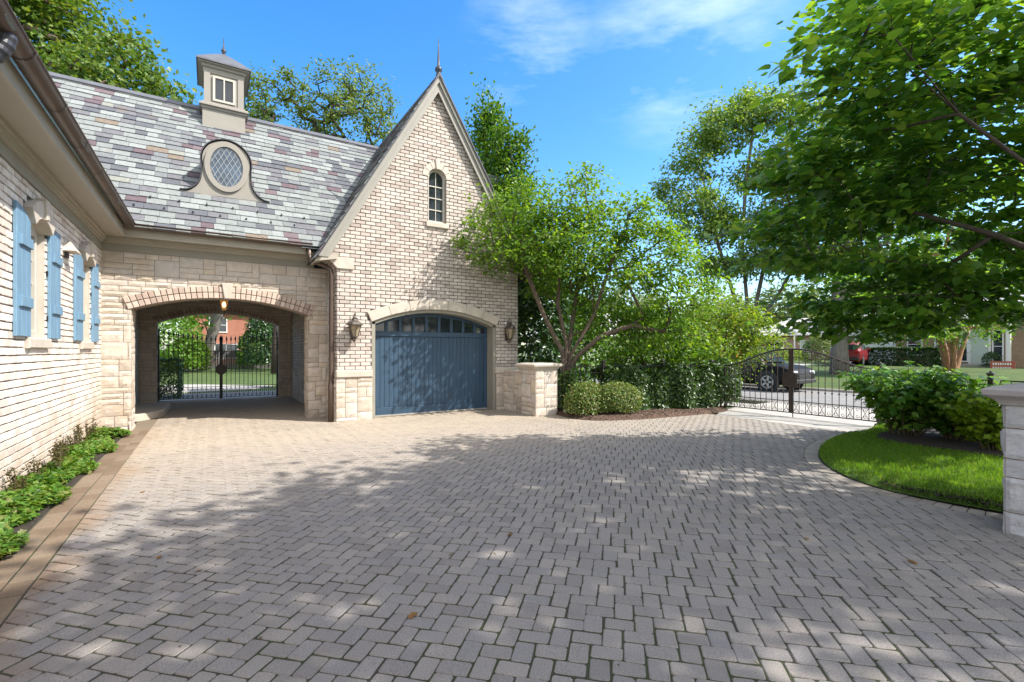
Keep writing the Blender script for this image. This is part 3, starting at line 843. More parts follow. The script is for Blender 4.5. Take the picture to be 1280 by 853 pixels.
for y in (a, b): MB().add([FG(y,4.54,0.004), FG(y,4.54,-.14), FG(y,5.6,-.14), FG(y,5.6,.004)], [(0,1,2,3)]).build('reveal', M['mortar_light'], gw)
MB().prism([(a-.06,4.42),(b+.06,4.42),(b+.06,4.54),(a-.06,4.54)], -.13, .06, .012, FG).build('sill', M['cast'], gw)
ab = arch_band(FG, AWN, .15, -.13, .03, 6, .005, segs=3).build('arch_stone', M['cast'], gw)
MB().prism([(AWN.cx-.035,5.80),(AWN.cx+.035,5.80),(AWN.cx+.06,6.03),(AWN.cx-.06,6.03)], -.1, .06, .008, FG).build('keystone', M['cast'], gw)
# kneeler stone and curved bracket under the low end of the gable
kn = MB(); kn.prism([(2.28,3.25),(2.62,3.25),(2.62,3.50),(2.02,3.50),(2.06,3.44),(2.12,3.42),(2.19,3.36),(2.24,3.29)], -.01, .05, .008, FG)
kn.build('kneeler', M['cast'], house)

# ---- roofs: real slates laid in courses
def slate_roof(O, U, V, Nn, ivf, vlen, seed, exp=.198, wmin=.19, wmax=.40):
    """O eave corner, U along the eave, V up the slope, Nn outward; ivf(v) -> list of (u0, u1)"""
    O, U, V, Nn = map(Vector, (O, U, V, Nn)); rnd = random.Random(seed); mb = MB(); sub = MB()
    def P(u, v, n): return tuple(O + U*u + V*v + Nn*n)
    v = 0.
    while v < vlen-.03:
        v1 = min(v+exp, vlen)
        iv = ivf(v + (v1-v)/2)
        for (a, b) in iv:
            sub.add([P(a,v,-.02),P(b,v,-.02),P(b,v1,-.02),P(a,v1,-.02)], [(0,1,2,3)])
            u = a - rnd.uniform(0, wmax)
            while u < b:
                w = rnd.uniform(wmin, wmax); p, q = max(u, a)+.0025, min(u+w, b)-.0025; u += w
                if q-p < .03: continue
                t = .014+rnd.uniform(0,.012); d0 = rnd.uniform(-.009,.006); d1 = rnd.uniform(-.006,.006)
                lo = v - .012
                mb.add([P(p,lo+d0,.006),P(q,lo+d0+d1,.006),P(q,lo+d0+d1,.006+t),P(p,lo+d0,.006+t),P(q,v1+.03,.004),P(p,v1+.03,.004)], [(0,1,2,3),(3,2,4,5),(0,3,5),(1,4,2)])
        v = v1
    return mb, sub
def unit(v): v = Vector(v); return v.normalized()
mY0, mZ0, mYR, mZR = 10.95, 3.74, 14.50, 7.63
ml = math.hypot(mYR-mY0, mZR-mZ0); mc, ms = (mYR-mY0)/ml, (mZR-mZ0)/ml
def ivmain(v):
    y = mY0 + v*mc; z = mZ0 + v*ms
    a = XW + .52 - (y-mY0) - .1
    b = AX - (AZ-z)/SL + .1
    b = min(max(b, 1.85), AX)
    return [(a, b)]
mb, sub = slate_roof((0,mY0,mZ0), (1,0,0), (0,mc,ms), (0,-ms,mc), ivmain, ml, 5)
rf = mb.build('slate_roof', M['slate'], house); sub.build('underlay', M['lead'], rf)
# rear slope, side wing roof
mb = MB(); mb.quad((-5.2,mYR,mZR),(9,mYR,mZR),(9,18.1,3.7),(-5.2,18.1,3.7)); mb.quad((1.65,mY0,mZ0-.05),(2.3,mY0,mZ0-.05),(2.3,mY0+.5,mZ0+.45),(1.65,mY0+.5,mZ0+.45))
mb.build('rear_roof', M['slate'], house)
wl = math.hypot(3.55, 3.89)
def ivwing(v): return [(.2, 11.0 + v*3.55/wl + .1)]
mb, sub = slate_roof((XW+.52,0,mZ0), (0,1,0), (-3.55/wl,0,3.89/wl), (3.89/wl,0,3.55/wl), ivwing, wl, 6)
w2 = mb.build('slate_roof', M['slate'], house); sub.build('underlay', M['lead'], w2)
MB().quad((XW+.52-3.55,.2,mZR),(XW+.52-3.55,14.6,mZR),(XW-7,14.6,mZ0),(XW-7,.2,mZ0)).build('rear_roof', M['slate'], house)
# gable end of the wing behind the camera side
MB().add([(XW,.6,0),(XW-6,.6,0),(XW-6,.6,3.74),(XW-3,.6,7.3),(XW,.6,3.74)], [(0,1,2,3,4)]).build('gable_end', M['brick_wash'], house)
# ridge caps
MB().prism([(-.11,-.07),(0,.05),(.11,-.07),(.09,-.10),(0,.0),(-.09,-.10)], -5.0, 4.45, 0, lambda u, v, w: (w, mYR+u, mZR+.03+v)).build('ridge_cap', M['ridge'], house)
# garage roof: two steep slopes running back
gl_ = math.hypot(1, SL); gc, gs = 1/gl_, SL/gl_
YG0, YG1 = YF-.17, 17.9
ge = 1.83; gz = AZ - SL*(AX-ge); gln = (AX-ge)/gc
def ivgl(v):
    return [(YG0, YG1)]
mb, sub = slate_roof((ge,0,gz), (0,1,0), (gc,0,gs), (-gs,0,gc), ivgl, gln-.05, 8)
g1 = mb.build('slate_roof', M['slate'], house); sub.build('underlay', M['lead'], g1)
mb, sub = slate_roof((2*AX-ge,0,gz), (0,1,0), (-gc,0,gs), (gs,0,gc), ivgl, gln-.05, 9)
g2 = mb.build('slate_roof', M['slate'], house); sub.build('underlay', M['lead'], g2)
MB().prism([(-.10,-.13),(0,.04),(.10,-.13),(.08,-.15),(0,-.01),(-.08,-.15)], YG0-.02, YG1, 0, lambda u, v, w: (AX+u, w, AZ+v)).build('ridge_cap', M['ridge'], house)
# boards along the sloping gable edge, with a dark drip edge above
rk = MB(); de = MB()
for s in (-1, 1):
    def Q(t, n): return (AX + s*t, AZ - SL*t - n)      # t horizontal distance from the apex, n drop below the roof top
    T = AX-ge + .02
    def vert(t0, t1, n0, n1, ya, yb, mbx, zcut=3.46):
        a = Q(t0,n0); b = Q(t1,n0); c = Q(t1,n1); d_ = Q(t0,n1)
        P_ = [a,b,c,d_]
        if zcut: P_ = clip(P_, 0, zcut, 0, 1)
        mbx.prism(P_, ya, yb, 0, lambda u, z, w: (u, w, z))
    vert(0, T, .045, .40, YG0+.055, YG0+.10, rk)
    vert(0, T, .05, .18, YG0+.012, YG0+.056, rk)
    vert(0, T, .06, .13, YG0+.10, YF+.02, rk)
    vert(0, T, -.01, .048, YG0-.02, YG0+.10, de)
rk.build('rake_board', M['rake'], house); de.build('drip_edge', M['lead'], house)
# eave box closing the low left end of the gable roof
eb = MB(); eb.prism([(1.84,3.36),(2.27,3.44),(2.27,3.54),(1.86,3.44)], YF-.10, YP-.4, 0, lambda u, z, w: (u, w, z)); eb.build('eave_soffit', M['trim'], house)
bw_ = MB(); bw_.prism([(1.95,3.46),(2.28,3.46),(2.28,4.0),(2.02,3.6)], YF+.02, YF+.06, 0, lambda u, z, w: (u, w, z)); bw_.build('gable_backing', M['mortar'], house)
fn = MB(); fn.lathe((AX,YG0+.06,AZ-.04), [(.07,0),(.055,.06),(.05,.1),(.085,.14),(.085,.19),(.045,.23),(.03,.27),(.026,.4),(.014,.7),(.004,.92)], 10)
fn.build('finial', M['lead'], house, True)

# ---- frieze, soffit, gutters
zf0, zf1, zs = 3.36, 3.60, 3.62
fz = MB(); fz.box(XW, XW+.03, .6, 11.5-.03, zf0, zf1, 0); fz.box(XW, 1.98, YP-.03, YP, zf0, zf1)
fz.build('frieze_board', M['frieze'], house)
cr = MB()
for k, (o0, o1, za, zb) in enumerate(((.03,.06,3.50,3.53),(.03,.085,3.53,3.57),(.03,.115,3.57,3.618))):
    cr.box(XW+o0, XW+o1, .6, YP-o1, za, zb); cr.box(XW+o1, 1.95, YP-o1, YP-o0, za, zb)
cr.build('crown_moulding', M['trim'], house)
sf = MB(); sf.box(XW, XW+.36, .6, YP-.36, zs, zs+.03); sf.box(XW, 1.95, YP-.36, YP, zs+.001, zs+.029); sf.build('soffit', M['trim'], house)
fa = MB(); fa.box(XW+.36, XW+.39, .6, YP-.39, 3.585, 3.76); fa.box(XW+.36, 1.75, YP-.39, YP-.36, 3.585, 3.76); fa.build('fascia', M['trim'], house)
def gutter(p0, p1, out, zt, r=.082):
    """half-round gutter between two points, with bands and brackets as sub-parts"""
    p0, p1, out = Vector(p0), Vector(p1), Vector(out); mb = MB(); brs = []; n = 12
    d = (p1-p0); L = d.length; d.normalize()
    def ring(c, rr, th):
        vs = [tuple(c + out*(rr*math.cos(a)) + Vector((0,0,-rr*math.sin(a)))) for a in [math.pi*k/n for k in range(n+1)]]
        return vs
    A_, B_ = p0.copy(), p1.copy(); A_.z = B_.z = zt
    for rr in (r, r-.006):
        mb.add(ring(A_, rr, 0) + ring(B_, rr, 0), [(k, k+1, n+1+k+1, n+1+k) for k in range(n)])
    mb.add(ring(A_, r, 0), [tuple(range(n+1))]); mb.add(ring(B_, r, 0), [tuple(range(n+1))])
    mb.tube([tuple(A_+out*r), tuple(B_+out*r)], .011, 6)
    k = .35
    while k < L-.1:
        c = A_ + d*k
        a_, b_ = c - d*.012, c + d*.012
        br = MB(); brs.append(br); br.add(ring(a_, r+.008, 0) + ring(b_, r+.008, 0), [(q, q+1, n+1+q+1, n+1+q) for q in range(n)])
        br.tube([tuple(c+out*(r+.012)+Vector((0,0,.012))), tuple(c-out*(r)+Vector((0,0,.03)))], .008, 4)
        k += .93
    o = mb.build('gutter', M['gutter'], house, True)
    for br in brs: br.build('bracket', M['gutter'], o)
    return o
gutter((XW+.485, 1.0, 0), (XW+.485, YP-.43, 0), (1,0,0), 3.79)
gutter((XW+.40, YP-.485, 0), (1.86, YP-.485, 0), (0,-1,0), 3.79)
# downspout at the garage corner
ds = MB(); ds.tube([(1.80,YP-.485,3.74),(1.80,YP-.485,3.55),(1.83,YP-.52,3.45),(2.08,YF+.12,3.30),(2.17,YF+.08,3.22),(2.185,YF+.08,3.10),(2.185,YF+.08,.95),(2.165,YF+.05,.75),(2.165,YF+.05,.0)], .05, 10)
o = ds.build('downspout', M['gutter'], house, True)
for z in (2.6, 1.3): MB().lathe((2.185,YF+.08,z), [(.058,0),(.058,.04)], 10).build('pipe_strap', M['gutter'], o)
# ribbed outlet pipe under the near end of the gutter
ds = MB(); pts = []
for k in range(14):
    a = k/13*R(80); pts.append((XW+.485-.22*(1-math.cos(a)), 4.74, 3.72-.22*math.sin(a)))
pts += [(XW+.12,4.74,3.46),(XW+.09,4.74,3.40),(XW+.085,4.74,3.2),(XW+.085,4.74,.05)]
rad = [.062+(.006 if k % 2 else 0) for k in range(14)] + [.06]*4
ds.tube(pts, rad, 16); ds.build('downspout', M['lead'], house)

# ---- cupola on the ridge
cx, cy, hw = .305, 14.50, .455
cu = MB()
cu.box(cx-hw, cx+hw, cy-.60, cy+.60, 6.5, 7.46)
cu.box(cx-hw+.03, cx+hw-.03, cy-.56, cy+.56, 7.6, 8.50)
for x0_ in (cx-hw+.03, cx+hw-.16):     # corner posts and head
    cu.box(x0_, x0_+.13, cy-.585, cy-.56, 7.6, 8.34)
cu.box(cx-hw+.015, cx+hw-.015, cy-.59, cy-.56, 8.34, 8.49)
cup = cu.build('cupola', M['cream'], house)
lg = MB(); lg.box(cx-hw-.07, cx+hw+.07, cy-.68, cy+.68, 7.50, 7.56, .02); lg.box(cx-hw-.03, cx+hw+.03, cy-.63, cy+.63, 7.44, 7.50); lg.box(cx-hw+.0, cx+hw-.0, cy-.60, cy+.60, 7.56, 7.62)
lg.build('moulding', M['cream'], cup); lg = MB(); lg.box(cx-hw-.02, cx+hw+.02, cy-.63, cy+.63, 8.46, 8.53); lg.box(cx-hw-.09, cx+hw+.09, cy-.69, cy+.69, 8.53, 8.558)
lg.build('moulding', M['cream'], cup)
wn = MB(); wz0, wz1 = 7.66, 8.28; wx0, wx1 = cx-.24, cx+.24; yy = cy-.575
for (a_, b_, c_, d_) in ((wx0,wx0+.05,wz0,wz1),(wx1-.05,wx1,wz0,wz1),(wx0+.05,wx1-.05,wz0,wz0+.05),(wx0+.05,wx1-.05,wz1-.05,wz1),(cx-.015,cx+.015,wz0+.05,wz1-.05)): wn.box(a_, b_, yy-.03, yy+.02, c_, d_)
wn.build('window', M['window_paint'], cup)
MB().quad((wx0,yy,wz0),(wx1,yy,wz0),(wx1,yy,wz1),(wx0,yy,wz1)).build('pane', M['glass'], cup)
cr_ = MB(); e = .13; zr = 8.56
b0 = [(cx-hw-e,cy-.73,zr),(cx+hw+e,cy-.73,zr),(cx+hw+e,cy+.74,zr),(cx-hw-e,cy+.74,zr)]
b1 = [(p[0],p[1],zr+.035) for p in b0]
cr_.add(b0 + b1, [(3,2,1,0)] + [(i,(i+1)%4,4+(i+1)%4,4+i) for i in range(4)])
mid = [(cx-.30,cy-.45,zr+.30),(cx+.30,cy-.45,zr+.30),(cx+.30,cy+.45,zr+.30),(cx-.30,cy+.45,zr+.30)]
cr_.add(b1 + mid + [(cx,cy,zr+.64)], [(i,(i+1)%4,4+(i+1)%4,4+i) for i in range(4)] + [(4+i,4+(i+1)%4,8) for i in range(4)])
cr_.build('cupola_roof', M['ridge'], cup)
MB().lathe((cx,cy,zr+.60), [(.05,0),(.035,.05),(.06,.09),(.06,.12),(.03,.16),(.018,.22),(.004,.46)], 8).build('finial', M['lead'], cup, True)

# ---- oval dormer with sweeping sides
dcx, dY = .305, 11.86; dz0 = 4.68
def dormer_outline(g=0.):
    pts = [(-.80-g, 0), (-.80-g, .09+g)]
    for k in range(1, 9):
        a = R(90*k/8); pts.append((-.80+.36*math.sin(a), .09+g+.44*(1-math.cos(a))))
    rr = .44+g; zc = .83
    for k in range(0, 19):
        a = R(195 - 210*k/18); pts.append((rr*math.cos(a), zc + (rr)*math.sin(a)))
    for k in range(7, -1, -1):
        a = R(90*k/8); pts.append((.80-.36*math.sin(a), .09+g+.44*(1-math.cos(a))))
    pts += [(.80+g, .09+g), (.80+g, 0)] if g else [(.80, 0)]
    return pts
FDm = wframe((dcx,dY,dz0), (1,0,0), (0,-1,0))
ol = dormer_outline()
fm = MB(); n = len(ol)
fm.v = [FDm(u,z,0) for u,z in ol] + [FDm(u,z,-1.25) for u,z in ol]; fm.f = [tuple(range(n-1,-1,-1))] + [(i,(i+1)%n,n+(i+1)%n,n+i) for i in range(n)]
dm = fm.build('dormer', M['cream'], house)
hd = MB(); q = dormer_outline(.02); mid_ = q[1:-1]
for i in range(len(mid_)-1):
    a, b = mid_[i], mid_[i+1]
    l = math.hypot(b[0]-a[0], b[1]-a[1]) or 1; nx, nz = -(b[1]-a[1])/l*.02, (b[0]-a[0])/l*.02
    if nz < -.02: pass
    hd.prism([a, b, (b[0]+nx, b[1]+nz), (a[0]+nx, a[1]+nz)], -1.3, .035, 0, FDm)
hd.build('lead_hood', M['lead'], dm)
def ring(rx0, rz0, rx1, rz1, n0, n1, zc, seg=32):
    mb = MB()
    for i in range(seg):
        a, b = 2*math.pi*i/seg, 2*math.pi*(i+1)/seg
        mb.prism([(rx0*math.cos(a),zc+rz0*math.sin(a)),(rx1*math.cos(a),zc+rz1*math.sin(a)),(rx1*math.cos(b),zc+rz1*math.sin(b)),(rx0*math.cos(b),zc+rz0*math.sin(b))], n0, n1, 0, FDm)
    return mb
ring(.30,.42,.40,.53,.001,.045,.72).build('oval_frame', M['cream'], dm)
MB().add([FDm(.305*math.cos(2*math.pi*k/32), .72+.425*math.sin(2*math.pi*k/32), .012) for k in range(32)], [tuple(range(32))]).build('oval_pane', M['glass_lead'], dm)
lat = MB()
for s in (-1, 1):
    for k in range(-7, 8):
        c0 = k*.105
        # line x*cos + z*sin clipped to the oval
        pts = []
        for t in np.linspace(-.6, .6, 49):
            x = c0 + t*.55*s; z = t
            if (x/.30)**2 + (z/.42)**2 < 1: pts.append((x, z))
        if len(pts) > 2: lat.tube([FDm(pts[0][0], .72+pts[0][1], .018), FDm(pts[-1][0], .72+pts[-1][1], .018)], .0055, 4)
lat.build('lattice', solid('lead_came', (.35,.37,.38), .5), dm)
MB().box(dcx-.86, dcx+.86, dY-.03, dY+.1, dz0-.035, dz0+.0).build('dormer_sill', M['cream'], dm)

# ---- snow guards on the roof
sg = MB(); rnd = random.Random(4)
for row, v in ((0,.62),(1,.95)):
    for k in range(9):
        x = -1.2 + k*.46 + row*.23; y = mY0+v*mc; z = mZ0+v*ms
        if x < 1.9: MB().lathe((x, y-.02, z+.02), [(.018,0),(.02,.012),(.012,.02),(.018,.035),(.003,.042)], 6).build('snow_guard', M['lead'], house)

# small stone wall light between the two windows
wl_ = thing('wall_light', 'pale wedge-shaped downlight on the brick wall between the blue shutters', 'wall light', (XW, 8.87, 2.9))
mb = MB(); mb.add([FW(8.72,2.865,.012),FW(9.02,2.865,.012),FW(9.05,2.865,.16),FW(8.69,2.865,.16),FW(8.87,3.08,.012),FW(8.87,3.05,.05)], [(3,2,1,0),(0,4,5,3),(1,2,5,4),(2,3,5),(0,1,4)])
mb.build('hood', M['cast'], wl_); MB().box(XW+.011, XW+.05, 8.82, 8.92, 2.78, 2.87).build('bracket', M['lead'], wl_)
# step inside the carriageway
st = MB(); pts = [(-1.68,12.75)] + [(-1.68+.80*math.sin(R(90*k/10)), 14.0-1.25*math.cos(R(90*k/10))) for k in range(11)] + [(-.88,15.6),(-1.68,15.6)]
st.prism(pts, 0, .15, .015); MB_step = st.build('door_step', M['cast'], house)
# ------------------------------------------------------------------ lanterns
def emis(name, col, s):
    m, nt, p, o = nodes(name); p.inputs['Base Color'].default_value = (*col,1)
    p.inputs['Emission Color'].default_value = (*col,1); p.inputs['Emission Strength'].default_value = s; return m
M['bulb'] = emis('lit_bulb', (1.,.55,.18), 6.)
M['amber'] = solid('seeded_glass', (.30,.24,.16), .25, .25, 30, spec=.6)
def litglass():
    m, nt, p, out = nodes('lit_lantern_glass'); p.inputs['Base Color'].default_value = (.35,.22,.10,1); p.inputs['Roughness'].default_value = .2
    p.inputs['Emission Color'].default_value = (.9,.42,.12,1); p.inputs['Emission Strength'].default_value = .10
    tr = nt.nodes.new('ShaderNodeBsdfTransparent'); ms = nt.nodes.new('ShaderNodeMixShader'); ms.inputs[0].default_value = .62
    nt.links.new(p.outputs[0], ms.inputs[1]); nt.links.new(tr.outputs[0], ms.inputs[2]); nt.links.new(ms.outputs[0], out.inputs[0]); return m
M['amber_lit'] = litglass()
def lantern(name, label, loc, s, wall=True, lit=False):
    t = thing(name, label, 'lantern', loc, 'wall lanterns either side of the garage door' if wall else None)
    x, y, z = loc; fr = MB(); cage = MB(); gl = MB()
    n = 4 if not wall else 6; a0 = math.pi/4 if n == 4 else math.pi/6
    def ringpts(r, zz): return [(x+r*math.cos(a0+2*math.pi*k/n), y+r*math.sin(a0+2*math.pi*k/n), zz) for k in range(n)]
    rt, rb, h = .135*s, .06*s, .25*s
    top, bot = ringpts(rt, z+h), ringpts(rb, z)
    for k in range(n):
        k2 = (k+1) % n
        cage.tube([bot[k], top[k]], (.009 if wall else .014)*s, 4); cage.tube([top[k], top[k2]], .011*s, 4); cage.tube([bot[k], bot[k2]], .011*s, 4)
        f = .93
        g = [tuple(x0+(xx-x0)*f if i < 2 else xx for i, (xx, x0) in enumerate(zip(p, (x,y,0)))) for p in (bot[k],bot[k2],top[k2],top[k])]
        gl.add(g, [(0,1,2,3)])
    rf = MB(); rf.lathe((x,y,z+h), [(rt*1.28,0),(rt*1.28,.012*s),(rt*.95,.06*s),(rt*.5,.10*s),(rt*.42,.13*s),(rt*.5,.14*s),(rt*.2,.17*s)], n if n > 4 else 4)
    fr.lathe((x,y,z-.05*s), [(.006*s,-.05*s),(.025*s,-.02*s),(.02*s,.0),(rb,.045*s),(rb*1.05,.055*s)], 8)
    if wall:
        yb = y + .175*s
        fr.box(x-.05*s, x+.05*s, yb-.02, yb, z-.05*s, z+.30*s, .006)
        arm = [(x,yb-.02,z-.02*s),(x,yb-.07*s,z-.10*s),(x,y,z-.10*s)]; fr.tube(arm, .012*s, 6)
        fr.tube([(x,yb-.02,z+.26*s),(x,yb-.05*s,z+.45*s),(x,y,z+.50*s),(x,y,z+h+.15*s)], .010*s, 6)
    else:
        fr.tube([(x,y,z+h+.15*s),(x,y,3.0)], .008, 6); fr.lathe((x,y,2.985), [(.06,0),(.05,.015)], 10)
    o = fr.build('bracket' if wall else 'chain_rod', M['lantern'], t); cage.build('cage', M['lantern'], t); rf.build('lantern_roof', M['lantern'], t)
    gl.build('lantern_glass', M['amber'] if not lit else M['amber_lit'], t)
    if lit: MB().lathe((x,y,z+.07*s), [(.004,0),(.03,.03),(.034,.07),(.015,.12)], 8).build('bulb', M['bulb'], t, True)
    return t
lantern('wall_lantern', 'dark metal wall lantern on the sunlit brick between the downspout and garage door', (2.61, YF-.19, 1.80), 1.0)
lantern('wall_lantern', 'dark metal wall lantern on the shaded brick near the garage corner beside the tree', (6.50, YF-.19, 1.82), 1.0)
lantern('hanging_lantern', 'lit glass lantern hanging under the arched carriageway ceiling', (.27, 12.5, 2.40), 1.05, False, True)

# ------------------------------------------------------------------ iron gates and fences
def bar(mb, a, b, r=.009): mb.tube([a, b], r, 4)
def scroll(c, ax, up, r, turns=1.25, flip=1, n=16):
    """flat spiral in the plane (ax, up)"""
    out = []
    for i in range(n):
        t = i/(n-1); a = turns*2*math.pi*t*flip; rr = r*(1-.78*t)
        out.append((c[0]+ax[0]*rr*math.cos(a)+up[0]*rr*math.sin(a), c[1]+ax[1]*rr*math.cos(a)+up[1]*rr*math.sin(a), c[2]+up[2]*rr*math.sin(a)+ax[2]*rr*math.cos(a)))
    return out
# carriageway gate, closed, concave top with spear heads
cg = thing('iron_gate', 'black iron double gate with spear tops closing the arched carriageway', 'gate', (.30, 17.45, 0))
gy = 17.45
def ctop(x): u = (x-.30)/1.58; return 1.72 + .22*u*u
for s in (-1, 1):
    mb = MB(); sp = MB(); sc_ = MB()
    xs = [.30+s*(.03+1.53*k/13) for k in range(14)]
    for k, x in enumerate(xs):
        r = .018 if k in (0, 13) else .0115
        bar(mb, (x,gy,.06), (x,gy,ctop(x)+.10), r)
        sp.lathe((x,gy,ctop(x)+.08), [(.008,0),(.018,.03),(.026,.07),(.014,.12),(.002,.18)], 6)
    for f in (lambda x: ctop(x), lambda x: ctop(x)-.24+.02*abs(x-.3), lambda x: .07, lambda x: .40):
        mb.tube([(x,gy,f(x)) for x in xs], .012, 4)
    for k in range(13):
        xa, xb = xs[k], xs[k+1]
        sc_.tube([(xa,gy,.08),(xb,gy,.39)], .006, 4); sc_.tube([(xb,gy,.08),(xa,gy,.39)], .006, 4)
        sc_.tube(scroll(((xa+xb)/2,gy,.33), (1,0,0), (0,0,1), .04, 1., 1, 10), .005, 4); sc_.tube(scroll(((xa+xb)/2,gy,.14), (1,0,0), (0,0,1), .04, 1., -1, 10), .005, 4)
    lf = mb.build('gate_leaf', M['iron'], cg); sp.build('spear_heads', M['iron'], lf); sc_.build('scrollwork', M['iron'], lf)
pl = MB(); pl.prism([((.30)+.16*math.cos(2*math.pi*k/20), .93+.16*math.sin(2*math.pi*k/20)) for k in range(20)], 0, .03, .005, lambda u, v, w: (u, gy-.03-w, v))
pl.build('lock_plate', M['bronze'], cg)
pp = MB(); pp.box(.26,.34,gy-.03,gy+.03,.03,1.80,.0).lathe((.30,gy,1.80), [(.03,0),(.05,.05),(.03,.1),(.004,.2)], 8); pp.build('meeting_post', M['iron'], cg)
hp = MB(); hp.box(-1.30,-1.25,gy-.04,gy+.04,0,1.98).box(1.85,1.90,gy-.04,gy+.04,0,1.98); hp.build('hinge_post', M['iron'], cg)
MB_s = MB().box(-1.3,1.9,16.9,17.9,-.02,.02); struct(MB_s.build('gate_threshold', M['concrete']))

# driveway gate to the street, runs along y
gx = 11.20; gc_, hl = 5.86, 1.68
dg = thing('driveway_gate', 'bronze iron double gate with an arched top rail across the driveway', 'gate', (gx, gc_, 0))
def dtop(y):
    s = min(abs(y-gc_)/hl, 1); return 1.13 + .41*(math.cos(math.pi*s**1.15)+1)/2
for s in (-1, 1):
    mb = MB(); sc_ = MB(); su = MB(); kn_ = MB(); n = 12
    ys = [gc_+s*(.04+(hl-.06)*k/n) for k in range(n+1)]
    for k, y in enumerate(ys):
        r = .018 if k in (0, n) else .0085
        bar(mb, (gx,y,.09), (gx,y,dtop(y)), r)
        kn_.lathe((gx,y,.59), [(.010,-.02),(.019,-.008),(.019,.008),(.010,.02)], 6)
    fine = [gc_+s*(.02+(hl-.03)*k/36) for k in range(37)]
    mb.tube([(gx,y,dtop(y)) for y in fine], .020, 6); mb.tube([(gx,y,dtop(y)-.185) for y in fine if abs(y-gc_) < hl*.82], .010, 4)
    mb.tube([(gx,ys[0],.10),(gx,ys[-1],.10)], .016, 4); mb.tube([(gx,ys[0],.36),(gx,ys[-1],.36)], .013, 4)
    for k in range(n):
        ya, yb = ys[k], ys[k+1]; ym = (ya+yb)/2
        if k % 2 == 0:
            sc_.tube([(gx,ya,.11),(gx,yb,.35)], .0055, 4); sc_.tube([(gx,yb,.11),(gx,ya,.35)], .0055, 4)
        for zc, fl in ((.30,1),(.165,-1)): sc_.tube(scroll((gx,ym,zc), (0,s,0), (0,0,1), .042, 1.1, fl, 12), .0055, 4)
        zt = dtop(ym)
        su.tube(scroll((gx,ym-.01,zt-.085), (0,s,0), (0,0,1), .058, 1.2, 1, 12), .0065, 4)
        if k > 3: su.tube([(gx,ya,zt-.20),(gx,ym,zt-.30),(gx,yb,zt-.12)], .0065, 4)
    lf = mb.build('gate_leaf', M['bronze'], dg); sc_.build('scrollwork', M['bronze'], lf); su.build('scrollwork', M['bronze'], lf); kn_.build('bar_collars', M['bronze'], lf)
cp_ = MB(); cp_.box(gx-.025,gx+.025,gc_-.03,gc_+.03,.09,1.55); cp_.tube([(gx-.03,gc_-.05,.5),(gx-.03,gc_-.05,-.0)], .010, 6); cp_.build('meeting_post', M['bronze'], dg)
lk = MB(); lk.prism([(-.15,.68),(.17,.68),(.17,.98),(.02,1.06),(-.15,.98)], -.012, .012, 0, lambda u, v, w: (gx-.035+w, gc_+u, v)); lk.build('lock_plate', M['bronze'], dg)

def fence(name, label, P, zt, posts, m, group=None, spear=False, step=.125, ztf=None):
    """pickets and rails along a polyline"""
    t = thing(name, label, 'fence', (P[0][0], P[0][1], 0), group)
    (x0,y0),(x1,y1) = P; L = math.hypot(x1-x0, y1-y0); dx, dy = (x1-x0)/L, (y1-y0)/L
    zt_ = ztf or (lambda s: zt); mb = MB(); n = int(L/step)
    for k in range(n+1):
        s = k*L/n; z = zt_(s); bar(mb, (x0+dx*s,y0+dy*s,.06), (x0+dx*s,y0+dy*s,z+(.07 if spear else 0)), .008)
    ss = [L*k/30 for k in range(31)]
    mb.tube([(x0+dx*s,y0+dy*s,zt_(s)) for s in ss], .016, 4); mb.tube([(x0+dx*s,y0+dy*s,zt_(s)-.15) for s in ss], .010, 4); mb.tube([(x0,y0,.12),(x1,y1,.12)], .012, 4)
    mb.build('fence_panel', m, t)
    for s in posts:
        pm = MB(); x, y = x0+dx*s, y0+dy*s; z = zt_(s)+.10
        pm.box(x-.035,x+.035,y-.035,y+.035,-.05,z,.004).box(x-.05,x+.05,y-.05,y+.05,z,z+.03,.01).lathe((x,y,z+.03), [(.03,0),(.015,.03)], 8)
        pm.build('post', m, t)
    return t
fence('iron_fence', 'bronze iron picket fence between the driveway gate and its capped square post, behind the shrubs', ((gx,gc_-hl-.03),(gx,2.56)), 1.0, [0, gc_-hl-.03-2.56], M['bronze'],
      'iron fences along the street', ztf=lambda s: 1.13 - .13*min(1, max(0, (s-.2)/.8)))
fence('iron_fence', 'bronze iron picket fence running on from the capped post behind the stone pillar', ((gx,2.44),(gx,-3.0)), 1.0, [1.9, 3.8, 5.4], M['bronze'], 'iron fences along the street')
fence('iron_fence', 'black iron fence standing in the hedge between the stone pillar and the driveway gate', ((7.02,9.02),(10.9,7.66)), 1.13, [1.1, 2.7, 4.08], M['iron'], 'iron fences along the street', True)

